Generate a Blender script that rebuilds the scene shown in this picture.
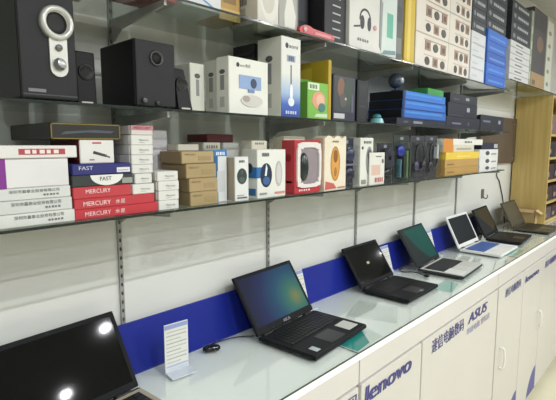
import bpy, bmesh, math, random
from mathutils import Vector, Matrix
random.seed(7)
scene = bpy.context.scene
COL = scene.collection
for o in list(bpy.data.objects):
    bpy.data.objects.remove(o)

# ------------------------------------------------------------------ camera
cam_data = bpy.data.cameras.new('camera')
cam = bpy.data.objects.new('camera', cam_data)
COL.objects.link(cam)
cam_data.sensor_width = 36.0
cam_data.lens = 450.0 / 556.0 * 36.0
cam_data.clip_start = 0.02
_a, _p = math.radians(43.28), math.atan(55 / 450.0)
_fw = Vector((math.cos(_a) * math.cos(_p), math.sin(_a) * math.cos(_p), -math.sin(_p)))
_rt = Vector((math.sin(_a), -math.cos(_a), 0))
_up = _rt.cross(_fw)
cam.matrix_world = Matrix(((_rt.x, _up.x, -_fw.x, 0.0), (_rt.y, _up.y, -_fw.y, -1.196),
                           (_rt.z, _up.z, -_fw.z, 1.77), (0, 0, 0, 1)))
scene.camera = cam

# ------------------------------------------------------------------ world, exposure, ceiling lights
world = bpy.data.worlds.new('world')
scene.world = world
world.use_nodes = True
world.node_tree.nodes['Background'].inputs[0].default_value = (0.9, 0.95, 1.0, 1)
world.node_tree.nodes['Background'].inputs[1].default_value = 0.0
vs = scene.view_settings
vs.view_transform = 'Standard'
vs.look = 'None'
vs.gamma = 1.0
vs.use_curve_mapping = False
vs.exposure = 0.66
LAMP_ROWS = [(-1.9, 10.5, -0.81), (-2.57, 8.0, -0.99), (-3.9, 7.5, -0.81), (-5.2, 7.5, -0.99), (-6.5, 7.5, -0.81)]  # the two farthest rows are added, out of view, to soften shelf shadows
LAMPS = [(x + 1.40 * i, y, e) for y, e, x in LAMP_ROWS for i in range(6)]
for lx, ly, LAMP_W in LAMPS:
    ld = bpy.data.lights.new('downlight', 'AREA')
    ld.shape = 'DISK'
    ld.size = 0.05
    ld.energy = LAMP_W
    ld.color = (0.95, 0.985, 1.0)
    lo = bpy.data.objects.new('downlight', ld)
    lo.location = (lx, ly, 2.945)
    COL.objects.link(lo)

# ------------------------------------------------------------------ materials
def lin(c):
    if isinstance(c, str):
        c = c.lstrip('#')
        c = [int(c[i:i + 2], 16) / 255 for i in (0, 2, 4)]
    return tuple((v / 12.92 if v <= 0.04045 else ((v + 0.055) / 1.055) ** 2.4) for v in c) + (1,)

_mats = {}
def mat(hexc, rough=0.5, metal=0.0, var=0.06, scale=9.0, spec=0.5, bump=0.0, emit=0.0):
    key = (hexc, rough, metal, var, scale, spec, bump, emit)
    if key in _mats:
        return _mats[key]
    m = bpy.data.materials.new('mat_' + hexc.lstrip('#'))
    m.use_nodes = True
    nt = m.node_tree
    b = nt.nodes['Principled BSDF']
    c = lin(hexc)
    b.inputs['Roughness'].default_value = rough
    b.inputs['Metallic'].default_value = metal
    b.inputs['Specular IOR Level'].default_value = spec
    tc = nt.nodes.new('ShaderNodeTexCoord')
    nz = nt.nodes.new('ShaderNodeTexNoise')
    nz.inputs['Scale'].default_value = scale
    nz.inputs['Detail'].default_value = 4
    nt.links.new(tc.outputs['Object'], nz.inputs['Vector'])
    rp = nt.nodes.new('ShaderNodeValToRGB')
    rp.color_ramp.elements[0].position = 0.3
    rp.color_ramp.elements[1].position = 0.7
    rp.color_ramp.elements[0].color = tuple(v * (1 - var) for v in c[:3]) + (1,)
    rp.color_ramp.elements[1].color = tuple(min(1, v * (1 + var)) for v in c[:3]) + (1,)
    nt.links.new(nz.outputs['Fac'], rp.inputs['Fac'])
    nt.links.new(rp.outputs['Color'], b.inputs['Base Color'])
    if bump:
        bp = nt.nodes.new('ShaderNodeBump')
        bp.inputs['Strength'].default_value = bump
        bp.inputs['Distance'].default_value = 0.002
        nt.links.new(nz.outputs['Fac'], bp.inputs['Height'])
        nt.links.new(bp.outputs['Normal'], b.inputs['Normal'])
    if emit:
        nt.links.new(rp.outputs['Color'], b.inputs['Emission Color'])
        b.inputs['Emission Strength'].default_value = emit
    _mats[key] = m
    return m

def clear_mat(name, tint, gloss=1.0, rough=0.03, edge=0.85):
    m = bpy.data.materials.new(name)
    m.use_nodes = True
    nt = m.node_tree
    nt.nodes.clear()
    out = nt.nodes.new('ShaderNodeOutputMaterial')
    mx = nt.nodes.new('ShaderNodeMixShader')
    tr = nt.nodes.new('ShaderNodeBsdfTransparent')
    gl = nt.nodes.new('ShaderNodeBsdfGlossy')
    lw = nt.nodes.new('ShaderNodeLayerWeight')
    lw.inputs['Blend'].default_value = 0.5
    pw = nt.nodes.new('ShaderNodeMath')
    pw.operation = 'POWER'
    pw.inputs[1].default_value = 4.5
    nt.links.new(lw.outputs['Facing'], pw.inputs[0])
    fr = nt.nodes.new('ShaderNodeMath')
    fr.operation = 'MULTIPLY_ADD'
    fr.inputs[1].default_value = edge
    fr.inputs[2].default_value = 0.04
    nt.links.new(pw.outputs[0], fr.inputs[0])
    gl.inputs['Roughness'].default_value = rough
    gl.inputs['Color'].default_value = (gloss, gloss, gloss, 1)
    tr.inputs['Color'].default_value = lin(tint)
    nt.links.new(fr.outputs[0], mx.inputs[0])
    nt.links.new(tr.outputs[0], mx.inputs[1])
    nt.links.new(gl.outputs[0], mx.inputs[2])
    nt.links.new(mx.outputs[0], out.inputs['Surface'])
    return m

def wood_mat(name, c1, c2, rough=0.45):
    m = bpy.data.materials.new(name)
    m.use_nodes = True
    nt = m.node_tree
    b = nt.nodes['Principled BSDF']
    tc = nt.nodes.new('ShaderNodeTexCoord')
    mp = nt.nodes.new('ShaderNodeMapping')
    mp.inputs['Scale'].default_value = (14, 14, 0.9)
    nz = nt.nodes.new('ShaderNodeTexNoise')
    nz.inputs['Scale'].default_value = 2.5
    nz.inputs['Detail'].default_value = 6
    rp = nt.nodes.new('ShaderNodeValToRGB')
    rp.color_ramp.elements[0].position = 0.3
    rp.color_ramp.elements[1].position = 0.75
    rp.color_ramp.elements[0].color = lin(c1)
    rp.color_ramp.elements[1].color = lin(c2)
    nt.links.new(tc.outputs['Object'], mp.inputs[0])
    nt.links.new(mp.outputs[0], nz.inputs['Vector'])
    nt.links.new(nz.outputs['Fac'], rp.inputs[0])
    nt.links.new(rp.outputs[0], b.inputs['Base Color'])
    b.inputs['Roughness'].default_value = rough
    return m

def screen_mat(name, stops, centre, radius, strength=0.35, base='#0c0e12', rough=0.05):
    """glossy lcd: radial wallpaper around a centre, given in the screen's own metres (x, z)"""
    m = bpy.data.materials.new(name)
    m.use_nodes = True
    nt = m.node_tree
    b = nt.nodes['Principled BSDF']
    b.inputs['Base Color'].default_value = lin(base)
    b.inputs['Roughness'].default_value = rough
    b.inputs['Specular IOR Level'].default_value = 0.22 if rough < 0.2 else 0.08
    tc = nt.nodes.new('ShaderNodeTexCoord')
    mp = nt.nodes.new('ShaderNodeMapping')
    mp.inputs['Location'].default_value = (-centre[0] / radius[0], 0, -centre[1] / radius[1])
    mp.inputs['Scale'].default_value = (1 / radius[0], 0, 1 / radius[1])
    nt.links.new(tc.outputs['Object'], mp.inputs[0])
    g = nt.nodes.new('ShaderNodeVectorMath')
    g.operation = 'LENGTH'
    nt.links.new(mp.outputs[0], g.inputs[0])
    rp = nt.nodes.new('ShaderNodeValToRGB')
    el = rp.color_ramp.elements
    el[0].position, el[0].color = stops[0][0], lin(stops[0][1])
    el[1].position, el[1].color = stops[-1][0], lin(stops[-1][1])
    for p, c in stops[1:-1]:
        e = el.new(p)
        e.color = lin(c)
    nt.links.new(g.outputs['Value'], rp.inputs[0])
    nt.links.new(rp.outputs[0], b.inputs['Emission Color'])
    b.inputs['Emission Strength'].default_value = strength
    return m

WHITE = '#dcdcd4'
M_GLASS = clear_mat('shelf_glass', '#e6ebe8')
M_TOPGLASS = clear_mat('counter_glass', '#fbfdfc', 1.0, 0.05)
M_GLASSEDGE = mat('#2a302e', 0.15, 0, 0.05)
M_PLASTIC = clear_mat('blister_plastic', '#f4f6f6', 0.9, 0.06, 0.35)
M_METAL = mat('#9b9d99', 0.45, 0.3, 0.1, 30)
M_SLOT = mat('#4a4b49', 0.6)
M_BLACK = mat('#121314', 0.45, 0, 0.15, 20)
M_SPK = mat('#0c0d0e', 0.55, 0, 0.12, 60, 0.35)
M_SPKF = mat('#1d1e20', 0.6, 0, 0.08, 60, 0.4)
M_SILVER = mat('#c9c9c5', 0.28, 0.35, 0.03)
M_LAPBLK = mat('#17181b', 0.35, 0, 0.1, 25)
M_KEY = mat('#0b0c0e', 0.4, 0, 0.1)

# ------------------------------------------------------------------ mesh helpers
def link(name, bm, material, parent=None, smooth=False):
    me = bpy.data.meshes.new(name)
    bm.to_mesh(me)
    bm.free()
    if smooth:
        for p in me.polygons:
            p.use_smooth = True
    if material:
        me.materials.append(material)
    o = bpy.data.objects.new(name, me)
    COL.objects.link(o)
    if parent:
        o.parent = parent
    return o

def add_box(bm, x0, x1, y0, y1, z0, z1, bevel=0.0, seg=1):
    r = bmesh.ops.create_cube(bm, size=1.0)
    vs_ = r['verts']
    for v in vs_:
        v.co = Vector(((x0 + x1) / 2 + v.co.x * (x1 - x0), (y0 + y1) / 2 + v.co.y * (y1 - y0), (z0 + z1) / 2 + v.co.z * (z1 - z0)))
    if bevel > 0:
        es = {e for v in vs_ for e in v.link_edges}
        bmesh.ops.bevel(bm, geom=list(es), offset=bevel, segments=seg, affect='EDGES', profile=0.5)

def box(name, x0, x1, y0, y1, z0, z1, material, parent=None, bevel=0.0, seg=1):
    bm = bmesh.new()
    add_box(bm, x0, x1, y0, y1, z0, z1, bevel, seg)
    return link(name, bm, material, parent)

def add_prism(bm, pts, y0, y1, axis='y'):
    """extrude polygon pts (u, v) along an axis: 'y' -> (u, y, v); 'x' -> (x, u, v); 'z' -> (u, v, z)"""
    def P(u, v, t):
        return {'y': (u, t, v), 'x': (t, u, v), 'z': (u, v, t)}[axis]
    a = [bm.verts.new(P(u, v, y0)) for u, v in pts]
    b = [bm.verts.new(P(u, v, y1)) for u, v in pts]
    n = len(pts)
    bm.faces.new(a)
    bm.faces.new(list(reversed(b)))
    for i in range(n):
        bm.faces.new((a[i], b[i], b[(i + 1) % n], a[(i + 1) % n]))
    bmesh.ops.recalc_face_normals(bm, faces=bm.faces[:])

def prism(name, pts, y0, y1, material, parent=None, axis='y'):
    bm = bmesh.new()
    add_prism(bm, pts, y0, y1, axis)
    return link(name, bm, material, parent)

def lathe_y(name, prof, material, parent=None, seg=32, sx=1.0, sz=1.0, centre=(0, 0, 0), smooth=True):
    """revolve profile [(r, y)] about a Y axis through centre; sx/sz stretch to an ellipse"""
    bm = bmesh.new()
    rings = []
    for r, y in prof:
        rings.append([bm.verts.new((centre[0] + r * sx * math.cos(2 * math.pi * i / seg), centre[1] + y, centre[2] + r * sz * math.sin(2 * math.pi * i / seg))) for i in range(seg)])
    for a, b in zip(rings, rings[1:]):
        for i in range(seg):
            bm.faces.new((a[i], a[(i + 1) % seg], b[(i + 1) % seg], b[i]))
    if prof[0][0] > 1e-6:
        bm.faces.new(rings[0])
    if prof[-1][0] > 1e-6:
        bm.faces.new(list(reversed(rings[-1])))
    bmesh.ops.remove_doubles(bm, verts=bm.verts[:], dist=1e-6)
    bmesh.ops.recalc_face_normals(bm, faces=bm.faces[:])
    return link(name, bm, material, parent, smooth)

def ellipsoid(name, c, r, material, parent=None, seg=20, rings=12):
    bm = bmesh.new()
    bmesh.ops.create_uvsphere(bm, u_segments=seg, v_segments=rings, radius=1.0)
    for v in bm.verts:
        v.co = Vector((c[0] + v.co.x * r[0], c[1] + v.co.y * r[1], c[2] + v.co.z * r[2]))
    return link(name, bm, material, parent, True)

def tube(name, pts, r, material, parent=None, seg=8):
    bm = bmesh.new()
    pts = [Vector(p) for p in pts]
    rings = []
    for i, p in enumerate(pts):
        d = (pts[min(i + 1, len(pts) - 1)] - pts[max(i - 1, 0)]).normalized()
        u = d.cross(Vector((0.13, 0.31, 1))).normalized()
        w = d.cross(u)
        rings.append([bm.verts.new(p + (u * math.cos(2 * math.pi * k / seg) + w * math.sin(2 * math.pi * k / seg)) * r) for k in range(seg)])
    for a, b in zip(rings, rings[1:]):
        for k in range(seg):
            bm.faces.new((a[k], a[(k + 1) % seg], b[(k + 1) % seg], b[k]))
    bm.faces.new(list(reversed(rings[0])))
    bm.faces.new(rings[-1])
    bmesh.ops.recalc_face_normals(bm, faces=bm.faces[:])
    return link(name, bm, material, parent, True)

def curve_pts(ctrl, n=10):
    """smooth path through control points (Catmull-Rom)"""
    P = [Vector(c) for c in ctrl]
    P = [P[0] * 2 - P[1]] + P + [P[-1] * 2 - P[-2]]
    out = []
    for i in range(1, len(P) - 2):
        for k in range(n):
            t = k / n
            a, b, c, d = P[i - 1:i + 3]
            out.append(0.5 * ((2 * b) + (c - a) * t + (2 * a - 5 * b + 4 * c - d) * t * t + (3 * b - a - 3 * c + d) * t ** 3))
    out.append(P[-2])
    return out

_textcache = {}
def text_mesh(body):
    if body not in _textcache:
        cu = bpy.data.curves.new('lettering', 'FONT')
        cu.body = body
        cu.resolution_u = 3
        o = bpy.data.objects.new('lettering', cu)
        COL.objects.link(o)
        bpy.context.view_layer.update()
        me = bpy.data.meshes.new_from_object(o.evaluated_get(bpy.context.evaluated_depsgraph_get()))
        bpy.data.objects.remove(o)
        bpy.data.curves.remove(cu)
        xs = [v.co.x for v in me.vertices]
        ys = [v.co.y for v in me.vertices]
        _textcache[body] = (me, min(xs), max(xs), min(ys), max(ys))
    return _textcache[body]

def lettering(body, parent, origin, U, V, N, u0, v0, u1, v1, material, shear=0.0, bold=0.0, eps=0.0008):
    """text fitted to the rectangle u0..u1, v0..v1 (metres) of a face with axes U, V, outward normal N"""
    me0, xa, xb, ya, yb = text_mesh(body)
    me = me0.copy()
    me.name = 'lettering'
    me.materials.clear()
    me.materials.append(material)
    base = None
    bmt = bmesh.new()
    bmt.from_mesh(me)
    if bold:
        src = bmt.faces[:]
        r = bmesh.ops.duplicate(bmt, geom=bmt.verts[:] + bmt.edges[:] + src)
        for g in r['geom']:
            if isinstance(g, bmesh.types.BMVert):
                g.co.x += bold
                g.co.z += 0.02
    for v in bmt.verts:
        s = (v.co.x - xa) / (xb - xa)
        t = (v.co.y - ya) / (yb - ya)
        lift = eps + v.co.z * 0.01
        u = u0 + s * (u1 - u0) + shear * t * (v1 - v0)
        w = v0 + t * (v1 - v0)
        v.co = origin + U * u + V * w + N * lift
    bmt.to_mesh(me)
    bmt.free()
    o = bpy.data.objects.new('lettering', me)
    COL.objects.link(o)
    o.parent = parent
    return o

def tag(o, label=None, cat=None, group=None, kind=None):
    if label:
        o['label'] = label
    if cat:
        o['category'] = cat
    if group:
        o['group'] = group
    if kind:
        o['kind'] = kind
    return o

def empty(name, loc, rz=0.0):
    o = bpy.data.objects.new(name, None)
    o.empty_display_size = 0.05
    o.location = loc
    o.rotation_euler = (0, 0, rz)
    COL.objects.link(o)
    return o

FACE = {}
def face_axes(f, w, d, h):
    X, Y, Z = Vector((1, 0, 0)), Vector((0, 1, 0)), Vector((0, 0, 1))
    if f == 'f':
        return Vector((0, 0, 0)), X, Z, -Y, w, h
    if f == 'l':
        return Vector((0, d, 0)), -Y, Z, -X, d, h
    if f == 't':
        return Vector((0, 0, h)), X, Y, Z, w, d

READABLE = {'MERCURY', '水星', 'FAST', 'Mercury', 'aoni', 'aoni 奥尼', '深圳市鑫泰业投资有限公司'}
def prints(o, w, d, h, items):
    """flat print on the faces of a box: each item (face, shape, u0, v0, u1, v1, colour[, text]) in fractions"""
    for k, it in enumerate(items):
        f, shape, u0, v0, u1, v1, c = it[:7]
        org, U, V, N, lu, lv = face_axes(f, w, d, h)
        m = mat(c, 0.45, 0, 0.04) if isinstance(c, str) else c
        a0, a1, b0, b1 = u0 * lu, u1 * lu, v0 * lv, v1 * lv
        eps = 0.0004 + 0.00025 * k
        if shape == 't':
            if it[7] in READABLE:
                lettering(it[7], o, org, U, V, N, a0, b0, a1, b1, m, eps=eps + 0.0003)
                continue
            bm = bmesh.new()          # unreadable small print: a row of short strokes
            n = 5
            for i in range(n):
                ua, ub = a0 + (a1 - a0) * i / n, a0 + (a1 - a0) * (i + 0.72 - 0.15 * (i % 2)) / n
                bm.faces.new([bm.verts.new(org + U * u + V * v + N * eps) for u, v in ((ua, b0), (ub, b0), (ub, b1), (ua, b1))])
            link('printed_line', bm, m, o)
            continue
        bm = bmesh.new()
        if shape == 'r':
            q = [(a0, b0), (a1, b0), (a1, b1), (a0, b1)]
        elif shape == 'p':
            q = [(x * lu, y * lv) for x, y in it[7]]
        else:
            q = [((a0 + a1) / 2 + (a1 - a0) / 2 * math.cos(t * math.pi / 12), (b0 + b1) / 2 + (b1 - b0) / 2 * math.sin(t * math.pi / 12)) for t in range(24)]
        lo = [bm.verts.new(org + U * u + V * v) for u, v in q]
        hi = [bm.verts.new(org + U * u + V * v + N * eps) for u, v in q]
        bm.faces.new(hi)
        n = len(q)
        for i in range(n):
            bm.faces.new((lo[i], lo[(i + 1) % n], hi[(i + 1) % n], hi[i]))
        bmesh.ops.recalc_face_normals(bm, faces=bm.faces[:])
        link('printed_panel', bm, m, o)

def carton(name, x0, x1, yf, d, z0, z1, colour, label, cat='box', group=None, items=(), rz=0.0, flap=True, side=None, rough=0.5):
    """a cardboard box with its front-left-bottom corner at (x0, yf, z0)"""
    w, h = x1 - x0, z1 - z0
    m = mat(colour, rough, 0, 0.05) if isinstance(colour, str) else colour
    bm = bmesh.new()
    add_box(bm, 0, w, 0, d, 0, h, min(0.0016, h * 0.08), 1)
    o = link(name, bm, m)
    o.location = (x0, yf, z0 + 0.0002)
    o.rotation_euler = (0, 0, rz)
    tag(o, label, cat, group)
    if side:   # differently coloured left side
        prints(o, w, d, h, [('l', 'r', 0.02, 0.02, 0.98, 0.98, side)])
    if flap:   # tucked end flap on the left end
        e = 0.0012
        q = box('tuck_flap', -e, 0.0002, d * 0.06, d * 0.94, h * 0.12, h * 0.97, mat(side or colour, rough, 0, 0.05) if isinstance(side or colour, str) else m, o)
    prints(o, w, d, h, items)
    return o

ORD = ['bottom', 'second', 'third', 'fourth', 'fifth', 'sixth', 'seventh', 'eighth']

# ------------------------------------------------------------------ the room
def structure(o):
    o['kind'] = 'structure'
    return o
M_WALL = mat('#d8d8d3', 0.42, 0, 0.025, 1.6, 0.4)
structure(box('wall_back', -2.6, 6.6, 0.0, 0.12, 0, 3.0, M_WALL))
structure(box('wall_left', -2.72, -2.6, -7.6, 0.12, 0, 3.0, mat('#c4c4c2', 0.7)))
structure(box('wall_right', 6.6, 6.72, -7.6, 0.12, 0, 3.0, mat('#70706e', 0.7)))
structure(box('wall_front', -2.72, 6.72, -7.72, -7.6, 0, 3.0, mat('#6c6c6c', 0.7)))
structure(box('ceiling', -2.72, 6.72, -7.72, 0.12, 3.0, 3.1, mat('#bcbcba', 0.8)))
structure(box('floor', -2.72, 6.72, -7.72, 0.12, -0.1, 0.0, mat('#d6d0b4', 0.25, 0, 0.06, 4)))
ROWS = ('nearest the goods shelves', 'second from the goods shelves', 'in the middle of the ceiling', 'added unseen to soften shelf shadows, second from the back wall', 'added unseen to soften shelf shadows, nearest the back wall')
for k, (lx, ly, _e) in enumerate(LAMPS):
    r = empty('ceiling_lamp', (lx, ly, 3.0))
    tag(r, 'round white ceiling lamp, %s of the row %s' % (['first', 'second', 'third', 'fourth', 'fifth', 'sixth'][k % 6], ROWS[k // 6]), 'lamp', 'round ceiling lamps')
    for nm, r0, r1, z0, z1, c in (('lamp_base', 0.055, 0.06, -0.05, 0.0, '#e2e2de'), ('lamp_rim', 0.088, 0.088, -0.052, -0.035, '#d0d0cc')):
        bm = bmesh.new()
        bmesh.ops.create_cone(bm, cap_ends=True, segments=24, radius1=r0, radius2=r1, depth=z1 - z0)
        bmesh.ops.translate(bm, verts=bm.verts[:], vec=(0, 0, (z0 + z1) / 2))
        link(nm, bm, mat(c, 0.4), r)

# ------------------------------------------------------------------ shelf uprights, brackets, glass shelves
Z_LOW, Z_MID, Z_TOP = 1.616, 1.854, 2.107     # upper faces of the glass
YF = -0.285
def upright(i):
    x = 0.005 + 0.602 * i
    r = empty('shelf_upright', (x, 0, 1.22))
    words = ['leftmost slotted grey metal shelf upright, behind the left laptop', 'slotted metal upright between the left laptop and the price card',
             'slotted metal upright above the laptop with the lit blue screen', 'slotted metal upright above the laptop with two screen stickers',
             'slotted metal upright above the green screen laptop', 'slotted metal upright above the white laptop', 'slotted metal upright holding the far end of the shelves',
             'slotted metal upright above the wooden cabinet']
    tag(r, words[i], 'upright', 'slotted shelf uprights')
    bm = bmesh.new()
    z0, z1 = 0.0, 1.3
    for s in (-1, 1):
        add_box(bm, s * 0.0044 - 0.0014, s * 0.0044 + 0.0014, -0.008, 0, z0, z1)
    z = z0
    while z < z1:            # webs between the slots
        add_box(bm, -0.0031, 0.0031, -0.0078, -0.006, z, z + 0.016)
        z += 0.026
    link('slotted_channel', bm, M_METAL, r)
    box('channel_back', -0.0031, 0.0031, -0.003, 0, z0, z1, M_SLOT, r)
    levels = [Z_LOW, Z_MID, Z_TOP] if i <= 6 else [2.178]
    if i in (5, 6):
        levels = [Z_LOW, Z_MID, Z_TOP]
    for zt in levels:
        q = zt - 0.0067 - 1.22
        pts = [(-0.014, q), (-0.27, q), (-0.27, q - 0.012), (-0.06, q - 0.03), (-0.022, q - 0.055), (-0.014, q - 0.055)]
        prism('bracket_arm', pts, -0.0035, 0.0035, M_METAL, r, 'x')
for i in range(6):
    upright(i)

def glass(x0, x1, zt, label, depth=0.285):
    r = box('glass_shelf', x0 + 0.001, x1 - 0.001, -depth, -0.015, zt - 0.0065, zt, M_GLASS, None, 0.001)
    tag(r, label, 'shelf', 'glass wall shelves')
    box('polished_edge', x0 + 0.001, x1 - 0.001, -depth - 0.0012, -depth, zt - 0.006, zt - 0.0005, M_GLASSEDGE, r)
glass(-0.9, 0.607, Z_LOW, 'lowest glass shelf pane under the white flat cartons at left')
glass(0.607, 1.811, Z_LOW, 'lowest glass shelf pane under the boxed computer mice')
glass(1.811, 3.06, Z_LOW, 'lowest glass shelf pane under the yellow and brown flat boxes')
glass(-0.9, 0.607, Z_MID, 'middle glass shelf pane under the black loudspeakers')
glass(0.607, 1.811, Z_MID, 'middle glass shelf pane under the white webcam boxes')
glass(1.811, 3.1, Z_MID, 'middle glass shelf pane under the dark flat boxes')
glass(-0.9, 0.607, Z_TOP, 'top glass shelf pane at left above the loudspeakers')
glass(0.607, 1.811, Z_TOP, 'top glass shelf pane under the headphone box')
glass(1.811, 3.06, Z_TOP, 'top glass shelf pane under the white boxes printed with icons')
glass(3.06, 4.75, 2.178, 'far top glass shelf pane resting on the wooden cabinet')

# ------------------------------------------------------------------ counter
ZC = 1.12
M_CW = mat('#cfcac6', 0.35, 0, 0.02, 3)
M_DOOR = mat('#ccc8c2', 0.3, 0, 0.02, 3)
M_TOPW = mat('#f8f8f6', 0.35, 0, 0.02, 3)
M_INK = mat('#2c2a78', 0.4, 0, 0.03)
M_INK2 = mat('#6f6fa6', 0.4, 0, 0.03)
def front_text(body, par, x0, x1, z0, z1, y, m, bold=0.0, shear=0.0):
    lettering(body, par, Vector((0, y, 0)), Vector((1, 0, 0)), Vector((0, 0, 1)), Vector((0, -1, 0)), x0, z0, x1, z1, m, shear, bold)

def counter_unit(x0, x1, label, doors):
    r = empty('counter_cabinet', (0, 0, 0))
    tag(r, label, 'cabinet', 'white shop counter cabinets')
    bm = bmesh.new()
    add_box(bm, x0, x1, -0.434, -0.01, 0.09, 1.090)
    link('carcass', bm, M_CW, r)
    box('fascia', x0, x1, -0.451, -0.434, 1.008, 1.090, M_CW, r, 0.0015)
    box('plinth', x0, x1, -0.42, -0.02, 0.0, 0.09, mat('#6a6256', 0.5), r)
    for (a, b, texts, handle, wave) in doors:
        d = box('door', a + 0.003, b - 0.003, -0.4545, -0.436, 0.06, 1.001, M_DOOR, r, 0.003, 2)
        for t in texts:
            body, ta, tb, za, zb, ink, bold, shear = t
            front_text(body, d, ta, tb, za, zb, -0.4548, ink, bold, shear)
        if handle is not None:
            hx, hz = handle
            tube('handle', curve_pts([(hx, -0.454, hz - 0.06), (hx, -0.476, hz - 0.055), (hx, -0.483, hz), (hx, -0.476, hz + 0.055), (hx, -0.454, hz + 0.06)], 5), 0.006, mat('#e8e6e0', 0.25), d)
        if wave:
            pts = [(b - 0.004, 0.062)] + [(b - 0.004 - 0.20 * math.cos(t * math.pi / 20), 0.062 + 0.17 * math.sin(t * math.pi / 20) ** 1.4) for t in range(0, 11)]
            prism('wave_graphic', pts, -0.4552, -0.4544, mat('#4a4890', 0.4), d)
    return r
CJK = '速信电脑数码'
counter_unit(-1.0, 1.169, 'white counter cabinet under the price card, left of the panel gap', [
    (-0.99, -0.2, [], None, False), (-0.195, 0.27, [], None, False),
    (0.275, 1.167, [(CJK, 0.80, 1.155, 0.935, 0.988, M_INK, 0.045, 0)], None, False)])
counter_unit(1.1745, 2.513, 'white counter cabinet with the largest blue lettering on its doors', [
    (1.178, 1.612, [('lenovo', 1.198, 1.512, 0.925, 0.985, M_INK, 0.11, 0.12)], None, False),
    (1.615, 2.511, [(CJK, 1.70, 2.035, 0.922, 0.982, M_INK, 0.045, 0), ('ASUS', 2.085, 2.325, 0.932, 0.980, M_INK, 0.10, 0.35),
                    ('华硕电脑 授权店', 2.078, 2.39, 0.878, 0.912, M_INK2, 0.0, 0)], None, False)])
counter_unit(2.519, 5.4, 'white counter cabinet at the far end with looped door handles', [
    (2.523, 2.99, [(CJK, 2.635, 2.93, 0.922, 0.972, M_INK, 0.045, 0)], (2.60, 0.585), True),
    (2.994, 3.44, [('lenovo', 3.025, 3.33, 0.918, 0.958, M_INK, 0.11, 0.12)], (3.38, 0.585), True),
    (3.444, 4.34, [(CJK, 3.50, 3.84, 0.915, 0.965, M_INK, 0.045, 0)], None, True),
    (4.344, 5.395, [], None, False)])
ct = tag(box('countertop', -1.0, 5.4, -0.4545, -0.006, 1.0905, 1.1135, M_TOPW, None, 0.002, 2), 'long white countertop board carrying the row of laptops', 'countertop')
for a, b, lab in ((-1.0, 1.1555, 'clear glass sheet on the counter around the price card'), (1.158, 2.83, 'clear glass sheet on the counter under the green screen laptop'),
                  (2.833, 5.4, 'clear glass sheet on the far end of the counter')):
    g = box('counter_glass_sheet', a, b, -0.4535, -0.062, 1.1155, ZC - 0.0005, M_TOPGLASS, None, 0.0006)
    tag(g, lab, 'glass sheet', 'glass sheets on the counter')
    box('polished_edge', a, b, -0.4546, -0.4535, 1.1137, ZC - 0.001, mat('#36403b', 0.4), g)
    if a > 0:
        box('polished_edge', a - 0.0012, a, -0.4535, -0.062, 1.1156, ZC - 0.001, mat('#5b6a62', 0.3), g)
# blue strip leaning against the wall above the counter
bs = prism('trim_1', [(-0.0585, 1.1137), (-0.0535, 1.1137), (-0.0145, 1.253), (-0.0145, 1.2565), (-0.0195, 1.2565)], -1.0, 3.42, mat('#202c88', 0.2, 0, 0.06, 3), None, 'x')
structure(bs)

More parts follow.
